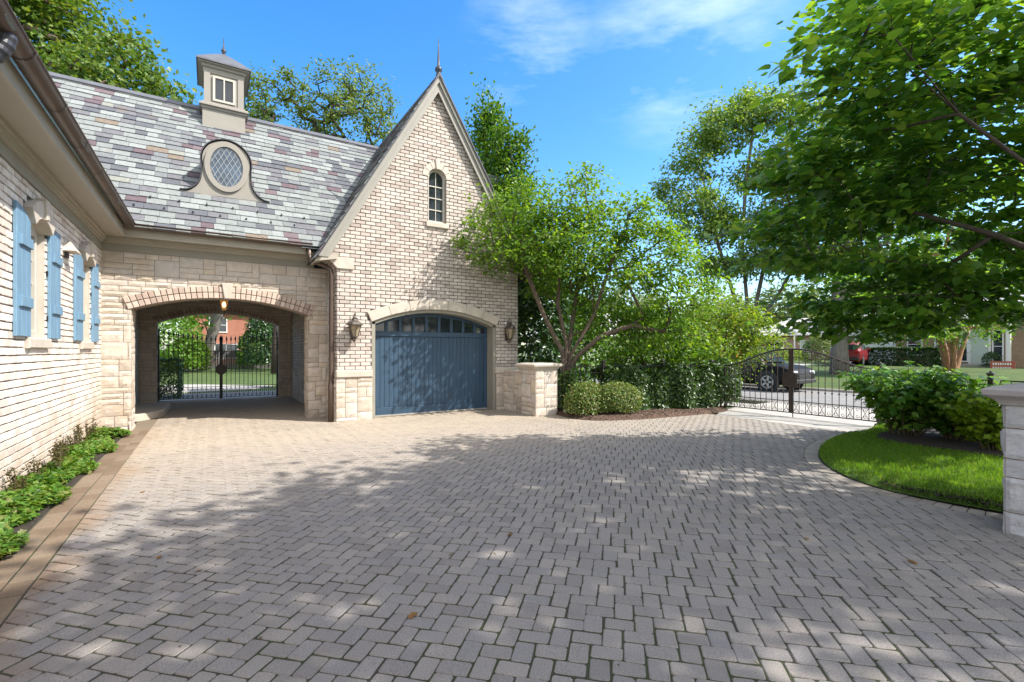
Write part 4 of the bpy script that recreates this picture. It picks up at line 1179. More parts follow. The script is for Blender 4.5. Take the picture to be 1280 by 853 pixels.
# ------------------------------------------------------------------ stone pillars
def pillar(name, label, x0, x1, y0, y1, zc, m, seed, capm, rows=None, ov=.11, ch=.15):
    t = thing(name, label, 'pillar', ((x0+x1)/2, (y0+y1)/2, 0)); S, Mo = MB(), MB()
    rnd = random.Random(seed)
    for O, U, N_, L in (((x0,y0),(1,0),(0,-1),x1-x0), ((x0,y1),(0,-1),(-1,0),y1-y0), ((x1,y0),(0,1),(1,0),y1-y0), ((x1,y1),(-1,0),(0,1),x1-x0)):
        F = wframe((O[0],O[1],0), (U[0],U[1],0), (N_[0],N_[1],0))
        if rows:
            z = -.02
            for i, h in enumerate(rows):
                cuts = [0, L*(.36 if i % 2 == 0 else .62), L] if i != 3 else [0, L]
                if i in (1, 3): cuts = [0, L*.80, L]
                for a, b in zip(cuts, cuts[1:]): rock(S, F, a+.006, b-.006, z+.006, z+h-.006, .02+rnd.uniform(-.004,.008), rnd, .030, .03)
                z += h
            Mo.quad(F(0,-.02,0), F(L,-.02,0), F(L,zc,0), F(0,zc,0))
        else:
            P = stone_wall(F, -.02, L+.02, -.03, zc, lambda z: [(-.02,L+.02)], seed, n=.022, amp=.014, cell=.05); S.add(P[0].v, P[0].f); Mo.add(P[1].v, P[1].f); seed += 1
    o = S.build('stonework', m, t); Mo.build('mortar', M['mortar_light'] if m is M['stone'] else M['mortar_light'], o)
    c = MB()
    def slab(o0, o1, za, zb):
        c.add([(x0-o0,y0-o0,za),(x1+o0,y0-o0,za),(x1+o0,y1+o0,za),(x0-o0,y1+o0,za),(x0-o1,y0-o1,zb),(x1+o1,y0-o1,zb),(x1+o1,y1+o1,zb),(x0-o1,y1+o1,zb)], [(3,2,1,0),(4,5,6,7),(0,1,5,4),(1,2,6,5),(2,3,7,6),(3,0,4,7)])
    h = ch
    slab(ov*.25, ov*.3, zc, zc+h*.14); slab(ov*.35, ov*.45, zc+h*.143, zc+h*.27); slab(ov*.5, ov*.92, zc+h*.273, zc+h*.5); slab(ov*.93, ov*1.0, zc+h*.503, zc+h*.75); slab(ov*1.0, ov*.7, zc+h*.753, zc+h*.9); slab(ov*.7, -.05, zc+h*.903, zc+h*1.02)
    c.build('cap', capm, t); return t
pillar('stone_pillar', 'buff limestone pillar with a plain cap beside the garage corner and the tree', 6.32, 6.92, 9.02, 9.60, 1.07, M['stone'], 101, M['cast'])
pillar('stone_pillar', 'grey split-stone pillar with a moulded cap at the edge of the lawn by the driveway', 5.53, 6.25, .46, 1.18, 1.06, M['stone_grey'], 131, M['cast_grey'], [.205,.285,.15,.25,.19], .12, .16)
lw = thing('low_wall', 'low buff limestone wall joining the garage corner to the stone pillar', 'wall', (6.6, 10.1, 0))
S, Mo = MB(), MB()
for O, U, N_, L in (((6.40,10.55),(0,-1),(-1,0),.97), ((6.82,9.6),(0,1),(1,0),.97)):
    P = stone_wall(wframe((O[0],O[1],0), (U[0],U[1],0), (N_[0],N_[1],0)), 0, L, -.03, .98, lambda z, L=L: [(0,L)], 151, n=.02, amp=.013); S.add(P[0].v, P[0].f); Mo.add(P[1].v, P[1].f)
o = S.build('stonework', M['stone'], lw); Mo.build('mortar', M['mortar_light'], o)
MB().box(6.37,6.85,9.6,10.55,.975,1.03,.012).build('coping', M['cast'], lw)
# loose edging stone by the pillar
rk_ = MB(); rk_.prism([(7.0,8.78),(7.22,8.72),(7.27,8.86),(7.05,8.93)], -.01, .13, .03); tag(rk_.build('edging_stone', M['stone']), 'small buff stone block on the mulch at the foot of the pillar', 'stone')

# ------------------------------------------------------------------ vehicles
def paint(name, col, r=.4, coat=.25):
    m, nt, p, o = nodes(name); p.inputs['Base Color'].default_value = (*col,1); p.inputs['Roughness'].default_value = r
    p.inputs['Coat Weight'].default_value = coat; p.inputs['Coat Roughness'].default_value = .15; p.inputs['Specular IOR Level'].default_value = .5 if coat > .1 else .18
    bump(nt, p, noise(nt, 3, 2), .02, .02); return m
M['tyre'] = solid('tyre_rubber', (.018,.018,.019), .85, .2, 20); M['rim'] = solid('alloy_rim', (.42,.43,.45), .35, .1, 10, metal=.7)
M['lamp'] = solid('headlight_lens', (.55,.56,.58), .15, .1, 10); M['tail'] = solid('tail_light', (.30,.012,.012), .2, .1, 10); M['plastic'] = solid('black_trim', (.02,.02,.022), .6, .2, 10)
def vehicle(name, label, loc, rot, col, L=4.8, W=1.9, H=1.75, wr=.37, z0=0):
    """wagon body lofted from a side profile; +x is the front"""
    t = thing(name, label, 'car', (0,0,0)); hb = L/2
    # station: x, lower z, belt z, roof z, half width belt, half width roof
    ST = [(-hb,.42,.80,.84,.72,.70),(-hb+.08,.36,.98,1.02,.86,.74),(-hb+.30,.30,1.03,1.45,.93,.66),(-hb+.60,.28,1.05,1.66,.95,.68),(-.2,.26,1.06,H,.95,.70),(.55,.26,1.05,H-.04,.95,.69),(1.0,.27,1.04,1.50,.95,.70),(1.32,.27,1.03,1.10,.94,.74),(hb-.45,.28,.98,1.02,.92,.76),(hb-.12,.32,.86,.90,.86,.72),(hb,.40,.66,.72,.74,.66)]
    mb = MB(); k = 0; per = 10
    sc_ = W/1.9
    for (x, zl, zb, zr, wb, wt) in ST:
        wb *= sc_; wt *= sc_; wr_ = wt
        ring_ = [(wb*.86,zl),(wb*.97,zl+.14),(wb,zl+(zb-zl)*.6),(wb*.97,zb),(wr_+(wb*.95-wr_)*.12,zb+(zr-zb)*.88),(wr_*.80,zr)]
        pts = [(x, w, z) for w, z in ring_] + [(x, -w, z) for w, z in ring_[::-1]]
        mb.v.extend(pts)
    per = 12
    for i in range(len(ST)-1):
        for q in range(per):
            q2 = (q+1) % per; mb.f.append((i*per+q, (i+1)*per+q, (i+1)*per+q2, i*per+q2))
    mb.f.append(tuple(range(per))); mb.f.append(tuple((len(ST)-1)*per+q for q in range(per-1,-1,-1)))
    body = mb.build('body', col, t)
    bv = body.modifiers.new('bevel', 'BEVEL'); bv.width = .03; bv.segments = 2; bv.limit_method = 'ANGLE'; bv.angle_limit = R(25)
    # glass: follow the loft between belt and roof
    def side(xa, xb, s):
        def at(x, f):
            for a, b in zip(ST, ST[1:]):
                if a[0] <= x <= b[0]:
                    u = (x-a[0])/(b[0]-a[0]); v = [p+(q-p)*u for p, q in zip(a, b)]; break
            zb, zr, wb, wt = v[2], v[3], v[4]*sc_, v[5]*sc_
            w0 = wb*.97; w1 = wt+(wb*.95-wt)*.12; zt = zb+(zr-zb)*.88
            return (x, s*(w0+(w1-w0)*f+.008), zb+(zt-zb)*f)
        return [at(xa,.1), at(xb,.1), at(xb,.92), at(xa,.92)]
    for s in (-1, 1):
        for xa, xb in ((-hb+.62,-.95),(-.88,.02),(.09,.92)):
            w_ = MB(); q = side(xa, xb, s)
            w_.add(q, [(0,1,2,3) if s > 0 else (3,2,1,0)]); w_.build('side_window', M['glass'], t)
        hl_ = MB(); hl_.box(hb-.20,hb-.035,s*.62*sc_-.17,s*.62*sc_+.17,.70,.83,.02); hl_.build('headlight', M['lamp'], t)
        tl = MB(); tl.box(-hb-.008,-hb+.10,s*.68*sc_-.13,s*.68*sc_+.13,.80,1.0,.02); tl.build('tail_light', M['tail'], t)
        mr = MB(); mr.box(.80,.98,s*1.0*sc_-.09,s*1.0*sc_+.09,1.06,1.2,.03); mr.build('mirror', col, t)
    ws = MB(); ws.quad((1.31,-.66*sc_,1.13),(1.31,.66*sc_,1.13),(1.015,.60*sc_,1.47),(1.015,-.60*sc_,1.47)); ws.v = [(x+.04, y, z+.03) for x, y, z in ws.v]; ws.build('windscreen', M['glass'], t)
    rw = MB(); rw.quad((-hb+.09,.62*sc_,1.06),(-hb+.09,-.62*sc_,1.06),(-hb+.30,-.56*sc_,1.42),(-hb+.30,.56*sc_,1.42)); rw.v = [(x-.03, y, z+.02) for x, y, z in rw.v]; rw.build('rear_window', M['glass'], t)
    gr = MB(); gr.box(hb-.09,hb+.012,-.42,.42,.52,.68,.01); gr.build('grille', M['plastic'], t)
    MB().box(-hb-.03,-hb+.15,-.80*sc_,.80*sc_,.40,.58,.03).build('bumper', M['plastic'], t); MB().box(hb-.16,hb+.03,-.78*sc_,.78*sc_,.36,.50,.03).build('bumper', M['plastic'], t)
    for x in (-hb+.92, hb-.95):
        for s in (-1, 1):
            ty = MB(); F = lambda u, v, w, x=x, s=s: (x+u, s*(.70*sc_+w), wr+v)
            ty.prism([(wr*math.cos(2*math.pi*k/24), wr*math.sin(2*math.pi*k/24)) for k in range(24)], 0, .26, .04, F); w_ = ty.build('wheel', M['tyre'], t)
            hb_ = MB(); hb_.prism([(wr*.66*math.cos(2*math.pi*k/20), wr*.66*math.sin(2*math.pi*k/20)) for k in range(20)], .2, .262, .01, F); hb_.build('rim_disc', M['plastic'], w_)  # plain dark rim disc that fills the gaps between the spokes
            rm = MB()
            for k in range(20): a0_, a1_ = 2*math.pi*k/20, 2*math.pi*(k+1)/20; rm.prism([(wr*.58*math.cos(a0_),wr*.58*math.sin(a0_)),(wr*.67*math.cos(a0_),wr*.67*math.sin(a0_)),(wr*.67*math.cos(a1_),wr*.67*math.sin(a1_)),(wr*.58*math.cos(a1_),wr*.58*math.sin(a1_))], .25, .272, 0, F)
            for k in range(5):
                a = 2*math.pi*k/5; c, s_ = math.cos(a), math.sin(a)
                rm.prism([(c*.05*1-s_*.04, s_*.05+c*.04),(c*.05+s_*.04, s_*.05-c*.04),(c*wr*.62+s_*.03, s_*wr*.62-c*.03),(c*wr*.62-s_*.03, s_*wr*.62+c*.03)], .26, .28, 0, F)
            rm.build('rim', M['rim'], w_)
            ar = MB(); ar.prism([((wr+.07)*math.cos(2*math.pi*k/24), (wr+.07)*math.sin(2*math.pi*k/24)) for k in range(24)], .20, .247, 0, F); ar.build('wheel_arch', M['plastic'], t)
    t.location = (loc[0], loc[1], z0); t.rotation_euler = (0, 0, R(rot)); return t
vehicle('parked_car', 'black wagon parked along the far kerb, seen through the driveway gate', (19.55, 12.15), -90, paint('black_car_paint', (.008,.008,.009), .5, .06), 4.9, 1.92, 1.78, .38, -.10)
vehicle('parked_car', 'dark red wagon parked on the driveway across the street before the white garage doors', (38.6, 16.1), 15, paint('red_car_paint', (.20,.012,.018)), 4.6, 1.86, 1.66, .35, .5)
vehicle('parked_car', 'silver blue car behind the fence beside the tree trunk, before the white garage', (22.9, 31.0), 70, paint('silver_car_paint', (.25,.31,.36)), 4.6, 1.84, 1.55, .34, -.05)

# ------------------------------------------------------------------ houses across the street
M['brick_far'] = None
def farbrick(name, a, b, mo):
    m, nt, p, o = nodes(name); g = nt.nodes.new('ShaderNodeTexCoord'); mp = nt.nodes.new('ShaderNodeMapping'); mp.inputs['Rotation'].default_value = (R(90),0,0)
    sx = nt.nodes.new('ShaderNodeSeparateXYZ'); nt.links.new(g.outputs['Object'], sx.inputs[0]); ad = nt.nodes.new('ShaderNodeMath'); ad.operation = 'ADD'
    nt.links.new(sx.outputs[0], ad.inputs[0]); nt.links.new(sx.outputs[1], ad.inputs[1]); cx_ = nt.nodes.new('ShaderNodeCombineXYZ'); nt.links.new(ad.outputs[0], cx_.inputs[0]); nt.links.new(sx.outputs[2], cx_.inputs[1])
    bt = nt.nodes.new('ShaderNodeTexBrick'); bt.inputs['Scale'].default_value = 4.2; bt.inputs['Mortar Size'].default_value = .02; bt.inputs['Brick Width'].default_value = 1.; bt.inputs['Row Height'].default_value = .33
    for i, c in ((1,a),(2,b),(3,mo)): bt.inputs[i].default_value = (*c,1)
    nt.links.new(cx_.outputs[0], bt.inputs[0]); c = mix(nt, maprange(nt, noise(nt,.7,4),.3,.7,0,.35), bt.outputs[0], tuple(x*.7 for x in a)); nt.links.new(c, p.inputs['Base Color']); p.inputs['Roughness'].default_value = .9
    bump(nt, p, bt.outputs[1], -.4, .01); return m
def shingle(name, col):
    m, nt, p, o = nodes(name); c = ramp(nt, noise(nt, 3.5, 5, .7, stretch=(1,1,6)), [(.3, tuple(x*.75 for x in col)), (.7, tuple(x*1.2 for x in col))]); nt.links.new(c, p.inputs['Base Color']); p.inputs['Roughness'].default_value = .9
    bump(nt, p, noise(nt, 14, 3, .6, stretch=(1,1,4)), .5, .03); return m
M['brick_tan'] = farbrick('tan_brick', (.30,.19,.11), (.36,.24,.15), (.35,.30,.25)); M['brick_red'] = farbrick('red_brick', (.30,.10,.06), (.36,.14,.09), (.33,.25,.2)); M['brick_pink'] = farbrick('pink_brick', (.38,.24,.19), (.42,.29,.24), (.4,.34,.3))
M['shingle'] = shingle('grey_shingles', (.30,.295,.29)); M['shingle_pale'] = shingle('pale_shingles', (.46,.45,.44)); M['shingle_red'] = shingle('brown_shingles', (.26,.15,.11)); M['white'] = solid('white_paint', (.78,.77,.74), .5, .05, 3); M['siding'] = solid('beige_siding', (.50,.45,.37), .7, .08, 3, stretch=(.4,.4,20))
M['door_pale'] = solid('pale_green_door', (.50,.55,.48), .5, .05, 3)
def far_house(name, label, loc, rot, w, d, h, rh, wallm, roofm, feats, ov=.6, z0=0.):
    """gable or hip ranch: local x along the front, front at y = 0 facing -y"""
    t = thing(name, label, 'house', (0,0,0)); o_ = []
    wb = MB().box(0, w, 0, d, -.6, h); wl = wb.build('wall', wallm, t)
    rb = MB(); e = h-.02
    rb.add([(-ov,-ov,e),(w+ov,-ov,e),(w+ov,d+ov,e),(-ov,d+ov,e),(-ov,-ov,e+.16),(w+ov,-ov,e+.16),(w+ov,d+ov,e+.16),(-ov,d+ov,e+.16),(d*.45,d/2,e+.16+rh),(w-d*.45,d/2,e+.16+rh)],
           [(3,2,1,0),(0,1,5,4),(1,2,6,5),(2,3,7,6),(3,0,4,7),(4,5,9,8),(5,6,9),(6,7,8,9),(7,4,8)])
    rb.build('roof', roofm, t)
    gt = MB(); gt.box(-ov-.06,w+ov+.06,-ov-.07,-ov-.004,e+.03,e+.15); gt.build('gutter', M['white'], t)
    for f in feats:
        k, x0, x1, za, zb = f[:5]
        fr = MB(); pn = MB()
        if k == 'window':
            fr.box(x0-.07,x1+.07,-.06,.02,zb,zb+.08).box(x0-.09,x1+.09,-.09,.02,za-.08,za).box(x0-.07,x0,-.06,.02,za,zb).box(x1,x1+.07,-.06,.02,za,zb)
            n = max(1, round((x1-x0)/.8))
            for i in range(1, n): xx = x0+(x1-x0)*i/n; fr.box(xx-.03,xx+.03,-.05,.0,za,zb)
            fr.box(x0,x1,-.045,.0,(za+zb)/2-.02,(za+zb)/2+.02)
            o = fr.build('window', M['white'], t); pn.quad((x0,-.02,za),(x1,-.02,za),(x1,-.02,zb),(x0,-.02,zb)); pn.build('pane', M['glass'], o)
        elif k == 'door':
            fr.box(x0-.1,x0,-.07,.02,za,zb).box(x1,x1+.1,-.07,.02,za,zb).box(x0-.1,x1+.1,-.07,.02,zb,zb+.1)
            o = fr.build('door', M['white'], t); pn.box(x0,x1,-.045,.0,za,zb)
            for zz in (za+.15, za+1.1):
                for xx in (x0+.10, (x0+x1)/2+.04): pn.box(xx,xx+(x1-x0)/2-.14,-.055,-.046,zz,zz+.75)
            pn.build('door_leaf', M['door_pale'] if len(f) < 6 else f[5], o); MB().lathe((x1-.08,-.07,za+1.0), [(.03,-.03),(.03,.03)], 8).build('handle', M['rim'], o)
        elif k == 'garage':
            fr.box(x0-.1,x0,-.07,.02,za,zb).box(x1,x1+.1,-.07,.02,za,zb).box(x0-.1,x1+.1,-.07,.02,zb,zb+.12)
            o = fr.build('garage_door', M['white'], t)
            n = 4; hh = (zb-za)/n; m_ = max(2, round((x1-x0)/.62))
            for i in range(n):
                pn.box(x0,x1,-.03,.0,za+i*hh+.006,za+(i+1)*hh-.006)
                for q in range(m_):
                    xx = x0+(x1-x0)*q/m_
                    if i < n-1: pn.box(xx+.06,xx+(x1-x0)/m_-.06,-.045,-.031,za+i*hh+.08,za+(i+1)*hh-.08)
            pn.build('door_panel', M['white'], o); gl = MB()
            for q in range(m_):
                xx = x0+(x1-x0)*q/m_; gl.box(xx+.07,xx+(x1-x0)/m_-.07,-.04,-.031,zb-hh+.12,zb-.10)
            gl.build('pane', M['glass'], o)
        elif k == 'chimney':
            MB().box(x0,x1,d/2-.4,d/2+.4,e,zb).box(x0-.08,x1+.08,d/2-.48,d/2+.48,zb,zb+.12).build('chimney', M['brick_red'], t)
        elif k == 'step': MB().box(x0,x1,-1.3,0,za,zb,.02).build('step', M['concrete'], t)
        elif k == 'post': MB().box(x0,x0+.16,-1.9,-1.74,za,zb).build('porch_post', M['white'], t)
        elif k == 'panel': MB().box(x0,x1,-.04,.01,za,zb).build('wall_panel', f[5], t)
    t.location = (loc[0], loc[1], z0); t.rotation_euler = (0,0,R(rot)); return t
# local x -> world direction for rot=-90: (0,-1): front (-y local) faces world -x
h1 = far_house('ranch_house', 'tan brick ranch house with a pale green door and white garage behind the peeling-bark tree', (42.6, 18.9), -90, 20, 11, 3.1, 2.3, M['brick_tan'], M['shingle'],
          [('garage',.9,4.0,.0,2.25),('panel',.4,4.5,2.38,3.05,M['white']),('window',4.85,5.6,.75,2.2),('window',6.4,7.1,.75,2.2),('door',8.2,9.07,.16,2.30),('window',7.72,8.02,.35,2.2),('window',9.3,9.7,.3,2.3),('panel',9.85,10.1,.16,2.4,M['white']),('step',7.4,10.3,-.3,.15),('window',12.5,14.4,.75,2.1),('post',10.3,10.5,-.2,3.1),('chimney',6.5,7.5,0,6.5)], z0=.5)
far_house('white_roof_house', 'low brick house with a pale roof far beyond the gate arch', (62, 38), -62, 17, 10, 2.9, 2.4, M['brick_pink'], M['shingle_pale'],
          [('window',2,4,.8,2.1),('door',6,7,.1,2.2),('window',9,12,.8,2.1),('post',5.2,5.4,0,2.9),('post',8.2,8.4,0,2.9)], z0=.6, ov=.9)
far_house('garage_house', 'beige house with a wide white panelled garage door seen beyond the fence and tree', (31.5, 43.2), -22, 14, 10, 3.0, 3.0, M['siding'], M['shingle_pale'],
          [('garage',2.2,7.0,.0,2.15),('window',.5,1.4,.9,2.0),('window',9.0,10.5,.8,2.1),('door',11.6,12.6,.05,2.15,M['shutter'])], z0=.05)
far_house('red_brick_house', 'two storey red brick house with a brown roof seen through the carriageway', (-1.5, 58), 8, 13, 10, 5.6, 2.8, M['brick_red'], M['shingle_red'],
          [('window',5.2,6.6,3.4,4.8),('window',1.5,3,3.4,4.8),('window',9,10.4,3.4,4.8),('door',7.4,8.5,.1,2.3,M['white']),('window',2,4,.7,2.1)], z0=.1)
# porch roof of the red brick house
fs = thing('board_fence', 'weathered grey board fence at the back of the lawn beyond the carriageway', 'fence', (-3, 44.5, .1))
bm_ = MB(); rr_ = random.Random(2)
for k in range(90):
    x = -9+k*.16; bm_.box(x, x+.15, 44.5, 44.53, .05, 1.55+rr_.uniform(-.02,.02))
bm_.build('boards', solid('grey_boards', (.085,.08,.08), .9, .25, 3, stretch=(8,8,.6)), fs)
for k in range(7): MB().box(-9+k*2.4, -8.88+k*2.4, 44.40, 44.5, .05, 1.85).build('post', solid('grey_post', (.15,.145,.14), .9), fs)

# yard sign by the far door: two lines of small white lettering on red
ys = thing('yard_sign', 'small red and white lawn sign on wire legs before the pale green door', 'sign', (39.6, 8.55, .5))
sx_, sy_, sz_ = 39.6, 8.55, .15
MB().box(sx_, sx_+.012, sy_-.53, sy_+.53, sz_+.15, sz_+.75).build('board', solid('red_sign', (.42,.10,.07), .5), ys)
tx = MB(); rr_ = random.Random(8)
for row, zz in ((0,.58),(1,.34)):
    y = sy_+.42
    while y > sy_-.36:
        w_ = rr_.uniform(.05,.09); tx.box(sx_-.004, sx_-.001, y-w_, y, sz_+zz-.06, sz_+zz+.07); y -= w_+.035
tx.build('lettering', M['white'], ys)
lg_ = MB(); bar(lg_, (sx_+.02,sy_-.4,.4), (sx_+.02,sy_-.4,sz_+.3)); bar(lg_, (sx_+.02,sy_+.4,.4), (sx_+.02,sy_+.4,sz_+.3)); lg_.build('wire_legs', M['iron'], ys)
# overhead lines and the pole that carries them
po = thing('utility_pole', 'wooden utility pole with a crossarm behind the street trees', 'pole', (24.5, 46, 0)); MB().tube([(24.5,46,-.2),(24.5,46,9.4)], [.16,.11], 8).build('shaft', solid('pole_wood', (.12,.09,.065), .9), po); MB().box(23.5,25.5,45.94,46.06,8.7,8.85).build('crossarm', M['plastic'], po)
for i, (dx, dz) in enumerate(((-.9,8.85),(.9,8.85),(0,7.4))):
    pts = [(24.5+dx+(29.5-24.5)*k/20, 46+(-30-46)*k/20, dz - 1.6*math.sin(math.pi*k/20)*.6 + .9*k/20) for k in range(21)]
    mb = MB(); mb.tube(pts, .035, 4); o = mb.build('overhead_cable', M['plastic']); tag(o, ['upper black overhead cable on the outer end of the crossarm','black overhead cable on the inner end of the crossarm','lowest black overhead cable below the crossarm'][i], 'cable', 'overhead cables')
# ------------------------------------------------------------------ trees and shrubs
CF, CX, CHY, CHT, CYAW = 600., 640., 439., 1.5, R(32.2)
def at(px, py, depth):
    """point at a given depth in front of the camera"""
    r, u = (px-CX)/CF*depth, (CHY-py)/CF*depth
    return Vector((math.sin(CYAW)*depth+math.cos(CYAW)*r, math.cos(CYAW)*depth-math.sin(CYAW)*r, CHT+u))
DIA = ([(0,0,0),(.45,.30,.07),(1,0,-.05),(.45,-.30,.07)], [(0,3,2),(0,2,1)])
OVAL = ([(0,0,0),(.25,.24,.06),(.62,.27,.05),(1,0,-.10),(.62,-.27,.05),(.25,-.24,.06)], [(0,5,4,3),(0,3,2,1)])
HEART = ([(.0,0,0),(-.10,.20,.03),(.04,.42,.07),(.34,.47,.07),(.66,.30,.02),(1.04,0,-.14),(.66,-.30,.02),(.34,-.47,.07),(.04,-.42,.07),(-.10,-.20,.03),(.5,0,-.02)], [(0,10,3,2,1),(10,5,4,3),(0,9,8,7,10),(10,7,6,5)])
LOBED = ([(0,0,0),(.1,.32,.05),(.34,.24,.04),(.42,.50,.03),(.62,.22,.03),(1,0,-.1),(.62,-.22,.03),(.42,-.50,.03),(.34,-.24,.04),(.1,-.32,.05)], [(0,2,1),(0,4,3,2),(0,5,4),(0,6,5),(0,8,7,6),(0,9,8)])
M['bark'] = solid('grey_brown_bark', (.115,.085,.062), .95, .35, 7, 26, .9, stretch=(3,3,.7))
M['bark_grey'] = solid('grey_bark', (.16,.145,.125), .95, .35, 6, 22, .9, stretch=(3,3,.6))
M['bark_dark'] = solid('dark_bark', (.055,.042,.033), .95, .35, 7, 26, .9, stretch=(3,3,.7))
M['bark_peel'] = solid('peeling_bark', (.30,.165,.09), .9, .45, 4, 12, 1., stretch=(3,3,.8))
M['stem'] = solid('plant_stem', (.09,.075,.035), .8, .3, 12)
def stops(*cols): return [(i/(len(cols)-1), c) for i, c in enumerate(cols)]
L_ = {
 'dogwood': leafmat('dogwood_leaf', stops((.055,.115,.016),(.085,.155,.02),(.12,.20,.028),(.17,.225,.04)), .48, .42),
 'redbud': leafmat('redbud_leaf', stops((.042,.105,.028),(.068,.14,.03),(.10,.18,.034),(.15,.215,.038)), .56, .32, .55),
 'maple': leafmat('maple_leaf', stops((.045,.09,.016),(.07,.12,.022),(.10,.15,.028),(.16,.18,.04)), .32),
 'sparse': leafmat('thin_leaf', stops((.07,.11,.03),(.10,.145,.036),(.13,.17,.05),(.16,.18,.055)), .3),
 'silver': leafmat('silver_maple_leaf', stops((.07,.13,.035),(.10,.17,.045),(.14,.20,.06),(.19,.23,.08)), .42),
 'column': leafmat('hornbeam_leaf', stops((.025,.075,.01),(.045,.105,.012),(.075,.15,.014),(.13,.19,.02)), .32),
 'dark': leafmat('dark_evergreen_leaf', stops((.016,.045,.012),(.028,.065,.015),(.045,.09,.02)), .2, .35, .5),
 'hedge': leafmat('hedge_leaf', stops((.018,.042,.010),(.028,.06,.013),(.045,.085,.016),(.08,.13,.025)), .28, .35, .5),  # leaf tones darkened to stand in for the tree's shade on the hedge
 'box': leafmat('boxwood_leaf', stops((.06,.10,.02),(.09,.14,.028),(.14,.175,.045),(.19,.14,.05)), .25, .4, .4),
 'golden': leafmat('golden_leaf', [(0,(.09,.15,.018)),(.5,(.13,.195,.022)),(.85,(.17,.22,.028)),(.95,(.20,.19,.035)),(1,(.24,.12,.05))], .42),
 'bright': leafmat('bright_leaf', stops((.06,.13,.015),(.09,.17,.02),(.13,.21,.025)), .4),
 'hydrangea': leafmat('hydrangea_leaf', stops((.045,.12,.018),(.075,.165,.024),(.11,.205,.03),(.15,.225,.04)), .36, .42),
 'lime': leafmat('lime_leaf', stops((.12,.19,.018),(.17,.24,.02),(.24,.29,.028)), .4),
 'far': leafmat('far_leaf', stops((.06,.10,.03),(.10,.14,.04),(.15,.17,.05)), .3),
 'cover': leafmat('ground_cover_leaf', stops((.03,.075,.012),(.06,.13,.018),(.095,.175,.024),(.14,.20,.035),(.16,.15,.05)), .34, .45),
 'rust': leafmat('faded_flower', stops((.05,.05,.02),(.075,.055,.026),(.10,.065,.034)), .15, .8, .1),
}
def tree(name, label, base, blobs, lm, bm, nclus, nleaf, lsize, trunk, trunk_r, tm=DIA, spread=.55, droop=.25, seed=1, group=None, flat=.75, shell=.45, nup=.8, cat='tree', stems=None, minr=.008, twig=True, limb_r=None):
    """blobs: (centre, (rx, ry, rz)); foliage clusters sit in them, each on a branch that grows from the trunk"""
    rg = np.random.default_rng(seed); rnd = random.Random(seed)
    t = thing(name, label, cat, tuple(base), group)
    vol = np.array([b[1][0]*b[1][1]*b[1][2] for b in blobs])**.75; vol /= vol.sum()
    C = []; tries = 0
    while len(C) < nclus and tries < nclus*40:
        tries += 1
        b = blobs[rg.choice(len(blobs), p=vol)]; d = rg.normal(size=3); d /= np.linalg.norm(d); r = shell+(1-shell)*rg.random()**.6
        p = np.array(b[0]) + d*r*np.array(b[1])
        if all(np.linalg.norm(p-q) > lsize*2.2 for q in C): C.append(p)
    C = np.array(C); nclus = len(C)
    # skeleton
    paths = []; nodes_ = []     # node: pos, parent index
    def addpath(pts, parent):
        for p in pts: nodes_.append([Vector(p), parent, 0.]); parent = len(nodes_)-1
        return parent
    trunks = stems or [trunk]
    nodes_.append([Vector(base), -1, 0.])
    for tr in trunks: addpath(tr, 0)
    main = len(nodes_)
    cen = Vector(np.mean(C, axis=0))
    order = sorted(range(nclus), key=lambda i: min((Vector(C[i])-n[0]).length for n in nodes_))
    ends = []
    for i in order:
        p = Vector(C[i]); best = None
        for j, n in enumerate(nodes_):
            if j == 0: continue
            dv = p-n[0]; d = dv.length
            cost = d*(1 + (.9 if dv.z < -.05*d else 0)) + (0 if j < main else .12*d)
            if best is None or cost < best[0]: best = (cost, j, d)
        _, j, d = best; a = nodes_[j][0]; k = max(1, min(4, int(d/(.5 if d < 3 else 1.)))) ; pts = []
        off = Vector((rnd.uniform(-1,1), rnd.uniform(-1,1), rnd.uniform(.0,1.2)))*d*.10
        for q in range(1, k+1):
            f = q/k; pts.append(a.lerp(p, f) + off*math.sin(math.pi*f))
        ends.append(addpath(pts, j))
    for e in ends:
        j = e
        while j >= 0: nodes_[j][2] += 1; j = nodes_[j][1]
    tot = max(n[2] for n in nodes_)
    rad = lambda n: max(minr, trunk_r*(max(n[2],1)/tot)**.47)
    children = {}
    for i, n in enumerate(nodes_): children.setdefault(n[1], []).append(i)
    mb = MB(); stack = [(c, 0) for c in children.get(0, [])]
    while stack:
        i, par = stack.pop(); ch = [par, i]
        while True:
            cs = sorted(children.get(i, []), key=lambda c: -nodes_[c][2])
            if not cs: break
            for c in cs[1:]: stack.append((c, i))
            i = cs[0]; ch.append(i)
        pts = [nodes_[k][0] for k in ch]; rr = [rad(nodes_[k]) for k in ch]
        if ch[0] != 0: rr[0] = min(rr[0], rr[1]*1.15)
        else: rr[0] = rr[1]*1.25
        rr[-1] *= .55
        mb.tube([tuple(p) for p in pts], rr, 7 if rr[0] > trunk_r*.25 else 4)
    mb.build('trunk', bm, t, True)
    # leaves
    w = rg.uniform(.5, 1.5, nclus); idx = rg.choice(nclus, nleaf, p=w/w.sum())
    s = spread*rg.uniform(.6, 1.35, nclus)
    off = rg.normal(size=(nleaf,3))*np.array([1,1,flat])*s[idx][:,None]*.55
    pos = C[idx] + off
    out = pos - np.mean(C, axis=0); out /= np.linalg.norm(out, axis=1, keepdims=True)+1e-6
    nr = rg.normal(size=(nleaf,3))*.62 + np.array([0,0,nup]) + out*.35
    dr = rg.normal(size=(nleaf,3))*.7 + out*.7 + np.array([0,0,-droop])
    leafmesh('crown', pos, nr, dr, lsize*rg.uniform(.6,1.25,nleaf), *tm, lm, t)
    return t
